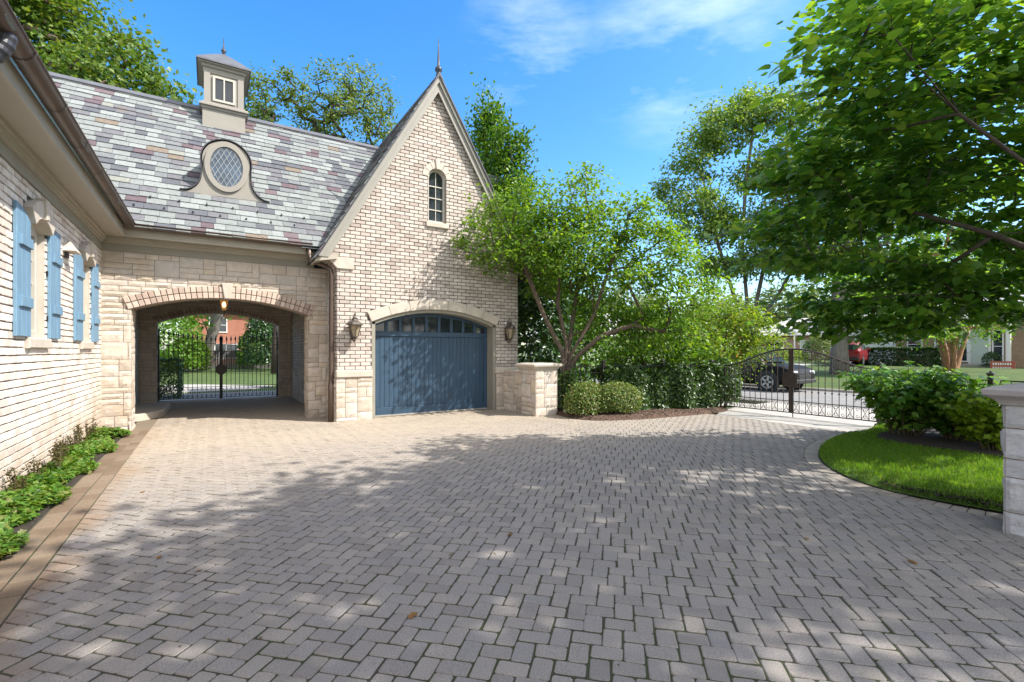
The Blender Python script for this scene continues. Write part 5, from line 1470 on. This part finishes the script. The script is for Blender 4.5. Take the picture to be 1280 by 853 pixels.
def bush(name, label, c, rad, lm, n, lsize, seed=1, tm=DIA, group=None, cat='shrub', lumps=9, nstem=7, rough=.16, flatbase=True, box=False, up=.4, inner=.35):
    rg = np.random.default_rng(seed); t = thing(name, label, cat, (c[0],c[1],c[2]), group)
    rad = np.array(rad, float)
    if box:
        u = rg.uniform(-1,1,(n,3)); ax = rg.choice(3, n, p=[.25,.30,.45]); sg = rg.choice([-1,1], n); 
        u[np.arange(n), ax] = sg*(1-.10*rg.random(n)**1.5); u[:,2] = np.where((ax==2), np.abs(u[:,2]), u[:,2]); d = u.copy(); rr = 1
        P = u*rad*(1+.05*np.sin(u[:,[1,2,0]]*9+seed)); P[:,2] += rad[2]
        nr = np.zeros((n,3)); nr[np.arange(n), ax] = sg; nr[:,2] = np.abs(nr[:,2])
    else:
        d = rg.normal(size=(n,3)); d /= np.linalg.norm(d, axis=1, keepdims=True); d[:,2] = np.where(d[:,2] < -.35, -d[:,2], d[:,2])
        L = rg.normal(size=(lumps,3)); L[:,2] = np.abs(L[:,2]); L /= np.linalg.norm(L, axis=1, keepdims=True)
        dot = np.max(d@L.T, axis=1); rr = (1-rough+rough*2*(dot-.6)) * (1-inner*rg.random(n)**2.2)
        P = d*rad*rr[:,None]; st_ = rg.random(n) < .05; P[st_] *= rg.uniform(1.03,1.17,(st_.sum(),1)); P[:,2] += rad[2]*.42; P[:,2] = np.maximum(P[:,2], .03); nr = d.copy()
    P = P + np.array(c)
    nr = nr*.7 + rg.normal(size=(n,3))*.5 + np.array([0,0,up]); dr = rg.normal(size=(n,3)) + d*.5
    leafmesh('foliage', P, nr, dr, lsize*rg.uniform(.6,1.3,n), *tm, lm, t)
    if nstem:
        mb = MB(); rnd = random.Random(seed)
        for k in range(nstem):
            a = 2*math.pi*k/nstem+rnd.uniform(-.3,.3); f = rnd.uniform(.35,.85); x, y = c[0]+rad[0]*.15*math.cos(a), c[1]+rad[1]*.15*math.sin(a)
            e = (c[0]+rad[0]*f*math.cos(a), c[1]+rad[1]*f*math.sin(a), c[2]+rad[2]*rnd.uniform(.7,1.2))
            mb.tube([(x,y,c[2]-.03), ((x*.6+e[0]*.4),(y*.6+e[1]*.4),c[2]+rad[2]*.5), e], [.018,.013,.006], 5)
        mb.build('stems', M['stem'], t)
    return t
def W(px, py, d): return tuple(at(px, py, d))
def blob(px, py, d, rx, rz, ry=None): return (W(px,py,d), (rx, ry or rx, rz))
def gpt(px, d, z=0.):
    v = at(px, CHY, d); return (v.x, v.y, z)

# multi-stemmed small tree between the garage and the hedge
b0 = gpt(704, 12.0, .02)
tree('dogwood_tree', 'spreading multi-stemmed tree with bright green leaves beside the garage corner', b0,
     [blob(612,298,11.3,.75,.45),blob(655,262,11.7,.95,.6),blob(715,252,12.0,1.1,.65),blob(780,282,12.2,1.15,.65),blob(835,322,12.2,.85,.6),blob(858,370,12.0,.7,.55),blob(690,312,11.8,1.2,.65),blob(765,345,12.3,1.3,.65),blob(625,325,11.4,.7,.32),blob(815,400,12.3,.9,.6),blob(850,415,12.5,.8,.5),blob(790,425,12.6,.8,.4),blob(745,395,12.9,.9,.5),blob(700,345,12.9,1.0,.6),blob(720,300,12.8,1.4,.8)],
     L_['dogwood'], M['bark'], 260, 25000, .115, None, .122, DIA, .48, .55, 3, None, .6, .35,
     stems=[[W(704,470,12.0),W(703,440,12.0),W(680,395,11.9),W(660,345,11.8),W(650,300,11.7)], [W(706,462,12.0),W(708,430,12.05),W(697,380,12.1),W(700,330,12.2),W(710,280,12.2)],
            [W(708,465,12.0),W(716,440,12.0),W(742,395,12.0),W(760,340,12.2),W(775,300,12.2)], [W(709,466,12.0),W(722,445,11.9),W(752,420,11.8),W(790,407,11.9),W(830,415,12.1)], [W(707,462,12.05),W(713,420,12.3),W(720,370,12.6),W(722,320,12.7)]])
# columnar hornbeam behind the garage
for (px, d, top, rr, sd, lab) in ((607,18.2,128,.75,5,'tall narrow hornbeam behind the garage gable, the taller of two'),(634,17.2,160,1.0,6,'broad columnar hornbeam behind the garage, between the gable and the spreading tree')):
    b = gpt(px, d); H = CHT+(CHY-top)/CF*d
    tree('columnar_tree', lab, b, [((b[0]+rr*.25*math.sin(k*2),b[1]+rr*.25*math.cos(k*3),H*(.30+.64*k/9)), (rr*(1.15-.085*k), rr*(1.15-.085*k), H*.06)) for k in range(10)] + [((b[0]+rr*.35,b[1]-.2,H*.90),(rr*.35,rr*.35,H*.07)),((b[0]-rr*.2,b[1],H*.95),(rr*.25,rr*.25,H*.05))],
         L_['column'], M['bark_grey'], 260, 26000, .15, [(b[0],b[1],H*f) for f in (.1,.3,.5,.7,.85,.95)], .16, DIA, .36, -.5, sd, 'columnar trees behind the garage', 1.5, .35, .3)
bush('holly_shrub', 'tall dark glossy evergreen shrub in shade behind the garage corner', gpt(672,15.2), (1.35,1.2,3.6), L_['dark'], 7000, .15, 8, OVAL, None, 'shrub', 14, 6, .18)
bush('holly_shrub', 'dark evergreen shrub behind the forked trunk of the spreading tree', gpt(716,17.5), (1.5,1.3,2.6), L_['column'], 5000, .16, 9, OVAL, None, 'shrub', 14, 6, .18)

# hedge, box and golden shrubs by the fence
hx = thing('fence_hedge', 'dark clipped hedge growing through the black iron fence', 'hedge', (9.8, 8.3, 0))
def hedge_leaves(n, P0, P1, back, z1, seed, s0=0.):
    rg = np.random.default_rng(seed); P0 = np.array(P0); P1 = np.array(P1); d = P1-P0; L = np.linalg.norm(d); d /= L; nn = np.array([d[1], -d[0]])   # towards the drive
    s = rg.uniform(s0, L, n); face = rg.choice(3, n, p=[.55,.38,.07]); dep = rg.random(n)**2*.16
    top = z1(s) + .06*np.sin(s*5.1)+.05*np.sin(s*11.3+1)
    wv = .07*np.sin(s*4.3)+.05*np.sin(s*9.7+2)
    o = np.where(face==0, .16+wv-dep, rg.uniform(-back, .16, n)); z = np.where(face==1, top-dep*.7, rg.uniform(.05,1,n)*top); o = np.where(face==2, -back+dep, o)
    xy = P0[None]+d[None]*s[:,None]+nn[None]*o[:,None]; P = np.concatenate([xy, z[:,None]], 1)
    nr = np.zeros((n,3)); nr[:,:2] = np.where(face[:,None]==0, nn[None]*.8, 0)+np.where(face[:,None]==2, -nn[None]*.8, 0); nr[:,2] = np.where(face==1, .9, .35); nr += rg.normal(size=(n,3))*.45
    return P, nr, rg.normal(size=(n,3))+np.array([0,0,-.3]), rg.uniform(.05,.115,n)
a = hedge_leaves(19000, (7.05,9.0), (11.05,7.62), .75, lambda s: 1.02+.06*s/4, 4, 1.05)
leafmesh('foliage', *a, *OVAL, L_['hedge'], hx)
mb = MB(); rnd = random.Random(3)
for k in range(26):
    s = 1.1+k*.115; x, y = 7.05+(11.05-7.05)*s/4.23, 9.0+(7.62-9.0)*s/4.23+.25
    mb.tube([(x,y,0),(x+rnd.uniform(-.1,.1),y+rnd.uniform(-.15,.15),.5),(x+rnd.uniform(-.2,.2),y+rnd.uniform(-.25,.25),1.0)], [.016,.012,.006], 4)
mb.build('stems', M['bark_dark'], hx)
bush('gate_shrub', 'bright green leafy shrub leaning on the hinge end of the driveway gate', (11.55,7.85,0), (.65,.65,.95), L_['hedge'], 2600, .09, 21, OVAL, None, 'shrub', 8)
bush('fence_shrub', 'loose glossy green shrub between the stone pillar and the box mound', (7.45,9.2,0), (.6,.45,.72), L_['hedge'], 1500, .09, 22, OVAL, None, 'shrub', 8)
bush('box_shrub', 'rounded clipped box shrub with a browned base on the mulch bed', (7.98,8.08,.05), (.74,.44,.54), L_['box'], 9000, .044, 23, OVAL, 'box mounds', 'shrub', 16, 8, .20, inner=.4)
bush('box_shrub', 'lumpy clipped box shrub next to the pillar, the browner of the two mounds', (7.30,8.38,.05), (.62,.44,.55), L_['box'], 7500, .044, 24, OVAL, 'box mounds', 'shrub', 14, 8, .22, inner=.4)
b = gpt(900,15.2)
tree('golden_shrub', 'large yellow green shrub with reddish tips standing beyond the hedge', b, [blob(q,w,15.2+dd,rx,rz) for (q,w,rx,rz,dd) in ((868,412,.75,.55,0),(900,398,.85,.6,0),(935,408,.7,.5,0),(958,424,.4,.28,0),(885,440,.8,.5,-.2),(925,440,.6,.4,.2),(905,425,.9,.5,.6))], L_['golden'], M['stem'], 110, 9500, .11, None, .09, DIA, .36, .1, 25, None, 1.1, .3, .6, 'shrub',
     stems=[[W(900+k*.3,505,15.2),W(900+k,460,15.2),W(900+k*1.8,420,15.2)] for k in (-16,-6,4,14,22)])
b = gpt(825,14.6)
tree('bright_shrub', 'fresh green shrub beyond the hedge under the spreading tree', b, [blob(q,w,14.6+dd,rx,rz) for (q,w,rx,rz,dd) in ((800,430,.8,.5,0),(835,420,.8,.55,0),(865,440,.6,.45,0),(780,445,.7,.4,.3),(820,445,.9,.5,.5))], L_['bright'], M['stem'], 80, 6500, .11, None, .08, DIA, .36, .2, 26, None, 1.1, .3, .6, 'shrub',
     stems=[[W(825+k*.3,505,14.6),W(825+k,460,14.6),W(825+k*2,430,14.6)] for k in (-16,-5,6,16)])
# shrubs on the lawn side
def leafy(name, label, c, r, h, lm, n, ls, seed, nst=14, tm=LOBED):
    """open shrub: arching stems with leaves along them"""
    rg = np.random.default_rng(seed); rnd = random.Random(seed); t = thing(name, label, 'shrub', c); mb = MB(); P = []; D = []
    for k in range(nst):
        a = rnd.uniform(0, 2*math.pi); f = rnd.uniform(.2,1)**.7; e = (c[0]+r*f*math.cos(a), c[1]+r*f*math.sin(a), c[2]+h*rnd.uniform(.72,1.05)*(1-.22*f*f))
        b = (c[0]+r*.25*f*math.cos(a), c[1]+r*.25*f*math.sin(a), c[2]); m_ = (b[0]*.6+e[0]*.4, b[1]*.6+e[1]*.4, c[2]+h*.55)
        mb.tube([b, m_, e], [.010,.008,.004], 4)
        for q in range(n//nst):
            u = rnd.uniform(.05,1)**.75; p = [(1-u)**2*b[i]+2*u*(1-u)*m_[i]+u*u*e[i] for i in range(3)]
            P.append(p); D.append((rnd.gauss(0,1), rnd.gauss(0,1), .1))
    P = np.array(P); D = np.array(D); k = len(P); D /= np.linalg.norm(D,axis=1,keepdims=True); sz = ls*rg.uniform(.6,1.25,k)
    P = P + D*sz[:,None]*rg.uniform(.2,1.3,k)[:,None]
    nr = rg.normal(size=(k,3))*.38+np.array([0,0,1.])+D*.25
    leafmesh('foliage', P, nr, D+np.array([0,0,-.35]), sz, *tm, lm, t); mb.build('stems', M['stem'], t); return t
leafy('hydrangea_shrub', 'leafy green hydrangea with browned flower heads beside the end of the gate', (9.95,3.30,.09), .95, 1.22, L_['hydrangea'], 3600, .115, 31, 60)
leafy('hydrangea_shrub', 'dense leafy green shrub in the middle of the lawn bed before the fence', (10.1,2.65,.09), .85, 1.05, L_['hydrangea'], 3300, .105, 32, 55)
leafy('lime_shrub', 'yellow green shrub at the end of the lawn bed next to the grey pillar', (9.42,2.10,.09), .62, .88, L_['lime'], 2400, .10, 33, 44)
leafy('hydrangea_shrub', 'dark green shrub behind the grey pillar against the street fence', (10.3,1.5,.09), .85, 1.0, L_['hydrangea'], 2400, .12, 34, 44)

# redbud whose branches hang into the upper right of the view, trunk out of frame
rb0 = (8.1, -.15, .05)
RB = [blob(q,w,d,r*1.25,r*.42) for (q,w,d,r) in ((1030,40,4.6,.42),(1110,55,5.2,.6),(1200,35,5.6,.7),(1005,100,4.7,.36),(1085,135,5.6,.65),(1180,120,6.2,.8),(1260,110,6.0,.75),(1045,180,5.9,.55),(1120,195,6.6,.8),(1000,225,6.2,.45),(1010,285,6.5,.6),(1075,265,6.9,.7),(1150,265,7.0,.8),(1235,215,6.6,.85),(1250,290,6.8,.85),(1045,330,6.8,.6),(1110,340,7.2,.7),(1035,375,6.9,.4),(1100,390,7.0,.5),(1185,345,7.0,.75),(1260,370,6.6,.7),(1330,200,6.2,.8),(1340,330,6.4,.8),(1140,15,6.2,.8),(1330,60,6.0,.8),(985,330,6.9,.4),(1150,385,7.1,.5),(1060,408,7.2,.4),(1120,412,7.4,.42),(1010,395,7.1,.35),(1270,398,6.9,.45),(975,300,6.8,.35))]
RB += [((7.9,-.4,3.6),(.9,.8,.5))]
tree('redbud_tree', 'redbud with large heart-shaped leaves on low spreading branches over the lawn', rb0, RB, L_['redbud'], M['bark_dark'], 330, 19500, .112, [(8.0,-.1,.9),(7.9,.1,1.7),(7.6,.4,2.5),(7.3,.6,3.4),(7.0,.8,4.2)], .042, HEART, .46, .55, 41, None, .22, .25, 1.7,
     stems=[[(8.0,-.1,.9),(7.9,.1,1.6),(7.5,.6,2.4),(7.0,1.2,3.2),(6.4,1.7,3.9),(5.7,2.0,4.6)],[(8.0,-.1,.9),(8.0,.3,1.7),(8.1,1.0,2.3),(8.0,1.8,2.9),(7.6,2.5,3.3)],[(8.0,-.1,.9),(7.8,-.1,2.0),(7.4,.0,3.4),(6.8,.3,4.6),(5.9,.9,5.3)]])
# tall shade tree behind the camera whose shadow lies over the driveway
tree('shade_tree', 'tall broad tree behind the viewpoint, shading the driveway', (9.6,-6.0,0), [((7.0,-2.6,9.0),(2.6,2.2,1.7)),((9.6,-3.6,10.2),(2.8,2.6,2.0)),((5.4,-2.2,8.0),(1.8,1.6,1.2)),((6.6,-.5,7.9),(1.5,1.2,1.0)),((7.6,-4.6,8.6),(2.4,2.0,1.6)),((4.9,-3.6,7.2),(1.3,1.3,.9)),((6.2,-4.4,6.6),(1.5,1.3,.9))],
     L_['maple'], M['bark_grey'], 160, 7600, .22, [(9.5,-5.8,1.5),(9.3,-5.3,3.5),(9.0,-4.6,5.5),(8.6,-3.9,7.0),(8.2,-3.2,8.5)], .30, LOBED, .85, .2, 42)

# trees beyond the roofs and across the street
def bigtree(name, label, px, d, z0, blobs_, lm, bm, ncl, nl, ls, tr, sd, sp=.9, tm=DIA, droop=.2, grp=None, lean=0., nup=.8, flat=.75, shell=.4):
    b = gpt(px, d, z0); top = max(CHT+(CHY-bb[1])/CF*d for bb in blobs_)
    cxp = sum(bb[0] for bb in blobs_)/len(blobs_)
    trk = [tuple(at(px+(cxp-px)*f*f, CHY-(CHT*0+ (z0+(top-z0)*f*.92-CHT))*CF/d, d)) for f in (.12,.25,.4,.55,.7,.85)]
    return tree(name, label, b, [(W(p,q,d+dd), (rx, rx, rz)) for (p,q,rx,rz,dd) in blobs_], lm, bm, ncl, nl, ls, trk, tr, tm, sp, droop, sd, grp, flat, shell, nup, minr=.02)
bigtree('maple_tree', 'full green maple rising behind the slate roof beside the gutter', 95, 26, .1, [(35,45,3.0,2.2,0),(95,50,2.8,2.3,1),(140,85,2.6,1.8,0),(75,110,3.5,2.2,-1),(185,120,1.7,1.2,0),(15,-20,3.0,2.2,0),(205,138,1.2,1.0,0)], L_['maple'], M['bark'], 190, 17000, .27, .38, 51, .95, LOBED)
bigtree('sparse_tree', 'tall thin-leaved tree with open branches above the slate ridge behind the cupola', 345, 30, .1, [(325,128,1.5,1.7,0),(365,108,1.2,1.2,0),(345,160,2.2,1.4,1),(420,112,1.6,1.5,0),(455,118,1.7,1.5,0),(440,155,2.4,1.6,0),(478,150,1.2,1.4,0),(400,165,2.0,1.4,1),(390,135,1.2,1.0,0)], L_['sparse'], M['bark_dark'], 150, 9000, .22, .26, 52, .55, DIA, .5, shell=.35)
b = gpt(936, 31, .3)
tree('silver_maple', 'tall airy silver maple with several diverging stems across the street', b, [(W(q,w,31+dd),(rx,rx,rz)) for (q,w,rx,rz,dd) in ((868,200,1.7,1.3,0),(900,165,1.8,1.4,0),(940,140,2.0,1.3,0),(985,140,2.2,1.6,0),(875,255,2.2,1.4,0),(935,215,2.4,1.5,1),(995,205,2.4,1.8,0),(852,290,1.5,1.1,0),(910,285,2.2,1.2,0),(970,275,2.4,1.4,0),(846,235,1.1,1.0,0),(1030,240,2.5,2.2,0),(900,335,2.0,.8,0),(960,325,2.2,.9,0),(1020,310,2.2,1.3,0),(1050,170,2.2,1.8,0))], L_['silver'], M['bark_grey'], 380, 44000, .24, None, .22, DIA, .78, .6, 53, None, .7, .25, .5,
     stems=[[W(930,420,31),W(924,390,31),W(908,340,31),W(890,280,31),W(878,220,31)],[W(935,420,31),W(934,380,31.2),W(928,310,31.2),W(932,230,31.2),W(942,160,31)],[W(940,420,31),W(944,385,31),W(958,320,30.8),W(968,250,31),W(985,180,31)],[W(941,425,31),W(952,400,31),W(978,360,31),W(1005,310,31),W(1030,250,31)]], minr=.02)
bigtree('street_tree', 'thick grey trunk with a high crown on the lawn behind the black car', 1050, 27, .15, [(1010,250,2.6,2.0,0),(1060,200,2.8,2.2,0),(1110,240,2.6,2.0,0),(1050,290,2.8,1.6,0),(1000,320,2.2,1.2,0),(1100,320,2.2,1.2,0)], L_['maple'], M['bark_grey'], 130, 9000, .27, .42, 54, .9, LOBED)
b = gpt(1190, 26.5, .25)
tree('birch_tree', 'peeling orange-barked clump of trunks with drooping bright leaves before the ranch house', b, [blob(p,q,26.5+dd,rx,rz) for (p,q,rx,rz,dd) in ((1120,345,1.8,1.3,0),(1170,330,2.2,1.6,0),(1225,345,1.8,1.4,0),(1100,385,1.4,.9,0),(1150,392,1.6,.8,-1),(1195,405,1.4,.7,-1),(1235,400,1.1,.8,-1),(1150,415,1.0,.5,-1.5),(1215,418,.9,.45,-1.5),(1100,410,.9,.5,-1),(1170,290,2.2,1.6,0))], L_['bright'], M['bark_peel'], 170, 13000, .17, None, .27, DIA, .6, .9, 55, None, .8, .35, .5,
     stems=[[at(1190+k*.5,466,26.5+j)+Vector((0,0,0)) for _ in (0,)]+[W(1190+k,440,26.5+j),W(1190+k*2.2,400,26.5+j),W(1190+k*3.6,350,26.5+j)] for k, j in ((-10,0),(-3,.3),(5,-.2),(11,.2),(2,-.5))], minr=.015)
for (px, d, rx, top, sd, lm, lab) in ((1120,58,6.0,285,61,'maple','broad green tree behind the tan ranch house roof'),(1230,60,6.5,265,62,'maple','tall green tree far behind the pale green door'),(975,75,5.0,350,63,'far','hazy yellow green tree far beyond the pale roofed house'),(900,80,5.5,365,64,'far','hazy green tree far down the street behind the golden shrub'),(790,70,5.0,350,65,'far','green tree behind the beige garage house'),(735,80,5.0,345,66,'maple','dark green tree far behind the forked trunk'),(1040,85,6.0,330,67,'far','pale green tree beyond the thick grey trunk')):
    b = gpt(px, d, .3); H = CHT+(CHY-top)/CF*d
    tree('distant_tree', lab, b, [((b[0],b[1],H*.62),(rx,rx,H*.34)),((b[0]+rx*.5,b[1]-rx*.3,H*.5),(rx*.7,rx*.7,H*.25)),((b[0]-rx*.5,b[1]+rx*.3,H*.48),(rx*.7,rx*.7,H*.25))], L_[lm], M['bark_grey'], 90, 5500, .55, [(b[0],b[1],H*f) for f in (.15,.3,.5,.7)], .35, DIA, 1.5, .2, sd, 'trees far across the street', .8, .5, minr=.04)
# beyond the carriageway
b = gpt(253, 35, .1)
tree('lawn_tree', 'leaning grey-trunked tree on the lawn seen through the carriageway gate', b, [(W(262,330,36),(3.5,3.5,2.6)),(W(225,395,34),(2.0,2.0,1.0)),(W(300,380,37),(2.0,2.0,.9)),(W(250,300,36),(4,4,3))], L_['bright'], M['bark_grey'], 110, 7000, .3, [W(256,455,35),W(262,430,35),W(271,400,35),W(278,370,35),W(282,330,35)], .36, LOBED, .9, .3, 71)
for (px, d, r, h, lm, sd, lab) in ((330,33,1.3,4.6,'dark',72,'dark evergreen beyond the gate before the red brick house'),(316,38,1.2,3.2,'column',73,'green shrub at the foot of the red brick house'),(213,30,2.0,4.4,'bright',74,'bright green shrub above the clipped bush beyond the carriageway gate'),(236,33,1.5,2.4,'golden',75,'yellow green shrub beside the leaning trunk'),(345,36,1.3,4.4,'dark',76,'dark evergreen beside the gate hinge, beyond the carriageway')):
    bush('garden_shrub', lab, gpt(px,d,.1), (r,r,h*.7), L_[lm], 3000, .2, sd, DIA, 'shrubs beyond the carriageway', 'shrub', 12, 5, .2)
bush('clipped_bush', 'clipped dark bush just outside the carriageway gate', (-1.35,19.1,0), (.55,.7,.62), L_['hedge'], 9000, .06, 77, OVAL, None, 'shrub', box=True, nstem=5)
bush('low_hedge', 'long low dark hedge before the tan ranch house', (40.6,14.1,.45), (.55,2.5,.62), L_['dark'], 15000, .13, 78, DIA, None, 'hedge', box=True, nstem=6)
bush('door_shrub', 'dark potted-size shrub beside the pale green door', (41.2,9.35,.5), (.5,.5,.7), L_['dark'], 1200, .1, 79, DIA, None, 'shrub')
bush('flower_bush', 'small red flowering bush before the white garage door', gpt(762,44,.05), (.9,.7,1.0), leafmat('red_petal', stops((.05,.1,.02),(.35,.04,.03),(.45,.06,.05)), .25), 1500, .12, 80, DIA, None, 'shrub')
bush('verge_shrub', 'pale green shrub beside the thick grey street trunk', gpt(1022,44,.3), (1.4,1.4,1.9), L_['far'], 2600, .17, 81, DIA, None, 'shrub')
bush('verge_shrub', 'row of low yellow green plants far down the street seen through the gate arch', gpt(985,52,.3), (4.0,1.2,1.0), L_['golden'], 3000, .2, 82, DIA, None, 'shrub')

# ground cover in the bed below the shutters
def cover():
    rg = np.random.default_rng(90); n = 19000; x = rg.uniform(-1.69,-1.20,n); y = rg.uniform(3.0,10.95,n)
    h = (.04+.10*(1-((x+1.55)/.36)**2).clip(0,1))*(.8+.35*np.sin(y*3.1)+.25*np.sin(y*7.3+1)).clip(.35,1.4); keep = x < -1.235+.10*np.sin(y*4.2)+.06*np.sin(y*9)-.06
    x, y, h = x[keep], y[keep], h[keep]; k = len(x); z = .03+h*rg.random(k)**.5
    nr = rg.normal(size=(k,3))*.45+np.array([.15,0,1]); dr = rg.normal(size=(k,3))+np.array([.3,0,0])
    return leafmesh('ground_cover', np.stack([x,y,z],1), nr, dr, rg.uniform(.025,.068,k), *LOBED, L_['cover'])
tag(cover(), 'bright green lobed leaves of ground cover in the narrow bed below the shuttered wall', 'ground cover', kind='stuff')
rnd = random.Random(12)
for k in range(9):
    x, y = -1.60+rnd.uniform(-.05,.12), 5.2+k*.62+rnd.uniform(-.12,.12)
    t = thing('astilbe_plant', 'rust brown faded flower spikes rising from the ground cover below the shuttered wall', 'plant', (x,y,.02), 'faded flower spikes in the bed')
    mb = MB()
    for q in range(5):
        P = []; a = rnd.uniform(0,6.28); r = rnd.uniform(.02,.09); h = rnd.uniform(.24,.42); e = (x+r*math.cos(a), y+r*math.sin(a), h); mb.tube([(x,y,.02), e], [.005,.003], 4)
        for w in range(46):
            u = rnd.uniform(.45,1); rr = .035*(1.15-u)*1.6; P.append((x+(e[0]-x)*u+rnd.gauss(0,rr), y+(e[1]-y)*u+rnd.gauss(0,rr), .02+(h)*u+rnd.gauss(0,.012)))
        P = np.array(P); n = len(P); leafmesh('flower_spike', P, NP.normal(size=(n,3)), NP.normal(size=(n,3)), NP.uniform(.015,.04,n), *DIA, L_['rust'], t)
    mb.build('stems', M['stem'], t)
# fine litter blown over the pavers
lit = chips('leaf_litter', [(-.9,1.2),(6.0,1.2),(8.5,6.5),(6.5,8.4),(2.4,10.3),(-.9,10.8)], 260, leafmat('litter', stops((.10,.06,.03),(.16,.10,.05),(.09,.09,.03)), .1, .9, .1), lambda x, y: .006, (.008,.03))
tag(lit, 'fine bits of dry leaf and seed scattered over the grey pavers', 'litter', kind='stuff')
# a few dry leaves blown onto the pavers
dl = leafmat('dry_leaf', stops((.16,.07,.03),(.20,.10,.045),(.13,.06,.03)), .1, .8, .1)
for px, py, s, lab in ((182,615,.10,'curled rust leaf on the sunlit pavers beside the planting bed'),(197,700,.09,'small brown leaf on the shaded pavers below the leaf by the planting bed'),(253,714,.07,'tiny dark leaf on the pavers before the carriageway'),(641,668,.11,'dark brown curled leaf in the middle of the shaded pavers'),(510,775,.12,'large tan leaf alone on the shaded pavers, no lawn or wall near it'),(1145,707,.13,'orange brown leaf on the pavers before the grey pillar'),(1010,676,.08,'small brown leaf between the lawn and the middle of the driveway')):
    s *= .62; d = CF*CHT/(py-CHY); g = at(px, py, d); k = random.random()*6.28
    mb = MB(); c_, s_ = math.cos(k), math.sin(k)
    T = [(0,0,.006),(.25,.26,.03),(.45,.22,.012),(.6,.34,.04),(1,0,.02),(.62,-.30,.012),(.4,-.2,.03),(.22,-.28,.008)]
    mb.add([(g.x+s*(u*c_-v*s_), g.y+s*(u*s_+v*c_), .006+w*s*3) for u, v, w in T], [(0,7,6,5,4),(0,4,3,2,1)])
    tag(mb.build('fallen_leaf', dl), lab, 'leaf', 'dry leaves on the driveway')

# ------------------------------------------------------------------ light, sky, camera
SUN = Vector((1.0, -1.0, 1.54)).normalized()
sl = bpy.data.lights.new('sun', 'SUN'); sl.energy = 3.15; sl.angle = R(.55); sl.color = (1., .955, .88)
so = bpy.data.objects.new('sun', sl); COL.objects.link(so); so.rotation_euler = (-SUN).to_track_quat('-Z', 'Y').to_euler(); so.location = (20,-20,30)
FILL_CLOUD = (5.2,5.1,5.0)
w = bpy.data.worlds.new('World'); SC.world = w; w.use_nodes = True; nt = w.node_tree; nt.nodes.clear()
out = nt.nodes.new('ShaderNodeOutputWorld'); bg = nt.nodes.new('ShaderNodeBackground'); sky = nt.nodes.new('ShaderNodeTexSky')
sky.sky_type = 'NISHITA'; sky.sun_disc = False; sky.sun_elevation = math.asin(SUN.z); sky.sun_rotation = math.atan2(SUN.x, SUN.y); sky.altitude = 200; sky.air_density = 1.0; sky.dust_density = 1.5; sky.ozone_density = 1.6
tc = nt.nodes.new('ShaderNodeTexCoord')
def dircloud(d, width, amt):
    """thin cirrus near one direction of the sky"""
    dp = nt.nodes.new('ShaderNodeVectorMath'); dp.operation = 'DOT_PRODUCT'; nt.links.new(tc.outputs['Generated'], dp.inputs[0]); dp.inputs[1].default_value = Vector(d).normalized()
    return maprange(nt, dp.outputs['Value'], math.cos(R(width)), math.cos(R(width*.2)), 0, amt)
n1 = noise(nt, 2.0, 7, .6, tc.outputs['Generated'], (1.0, 1.9, 5.5)); n2 = noise(nt, 1.1, 3, .5, tc.outputs['Generated'])
cl = maprange(nt, n1, .46, .86, 0, 1)
mm = nt.nodes.new('ShaderNodeMath'); mm.operation = 'MULTIPLY'; nt.links.new(cl, mm.inputs[0])
d1 = dircloud(at(665,65,1)-Vector((0,0,1.5)), 8, .40); d2 = dircloud(at(850,45,1)-Vector((0,0,1.5)), 11, .38)
ad = nt.nodes.new('ShaderNodeMath'); ad.operation = 'MAXIMUM'; nt.links.new(d1, ad.inputs[0]); nt.links.new(d2, ad.inputs[1]); nt.links.new(ad.outputs[0], mm.inputs[1])
hs = nt.nodes.new('ShaderNodeHueSaturation'); hs.inputs['Saturation'].default_value = 1.40; nt.links.new(sky.outputs[0], hs.inputs['Color'])
skc = mix(nt, mm.outputs[0], hs.outputs[0], (7.5,7.6,7.8))
# broken cloud added unseen overhead and behind the viewpoint, as neutral fill light
sxyz = nt.nodes.new('ShaderNodeSeparateXYZ'); nt.links.new(tc.outputs['Generated'], sxyz.inputs[0])
dpb = nt.nodes.new('ShaderNodeVectorMath'); dpb.operation = 'DOT_PRODUCT'; nt.links.new(tc.outputs['Generated'], dpb.inputs[0]); dpb.inputs[1].default_value = (-math.sin(CYAW), -math.cos(CYAW), 0)
back = maprange(nt, dpb.outputs['Value'], -.25, .15, 0, 1); top = maprange(nt, sxyz.outputs[2], .78, .92, 0, 1)
mx = nt.nodes.new('ShaderNodeMath'); mx.operation = 'MAXIMUM'; nt.links.new(back, mx.inputs[0]); nt.links.new(top, mx.inputs[1])
cm = nt.nodes.new('ShaderNodeMath'); cm.operation = 'MULTIPLY'; nt.links.new(mx.outputs[0], cm.inputs[0]); nt.links.new(maprange(nt, noise(nt, 2.6, 6, .55, tc.outputs['Generated']), .36, .58, .25, .95), cm.inputs[1])
skc = mix(nt, cm.outputs[0], skc, FILL_CLOUD)
nt.links.new(skc, bg.inputs[0]); bg.inputs[1].default_value = .14; nt.links.new(bg.outputs[0], out.inputs[0])
cam = bpy.data.cameras.new('camera'); co = bpy.data.objects.new('camera', cam); COL.objects.link(co)
co.location = (0,0,1.5); co.rotation_euler = (R(90), 0, -CYAW); cam.sensor_width = 36; cam.lens = 36*CF/1280; cam.shift_y = (CHY-426.5)/1280; cam.clip_start = .05; cam.clip_end = 2000
SC.camera = co
vs = SC.view_settings; vs.view_transform = 'Standard'; vs.look = 'None'; vs.gamma = 1; vs.use_curve_mapping = False; vs.exposure = 1.38
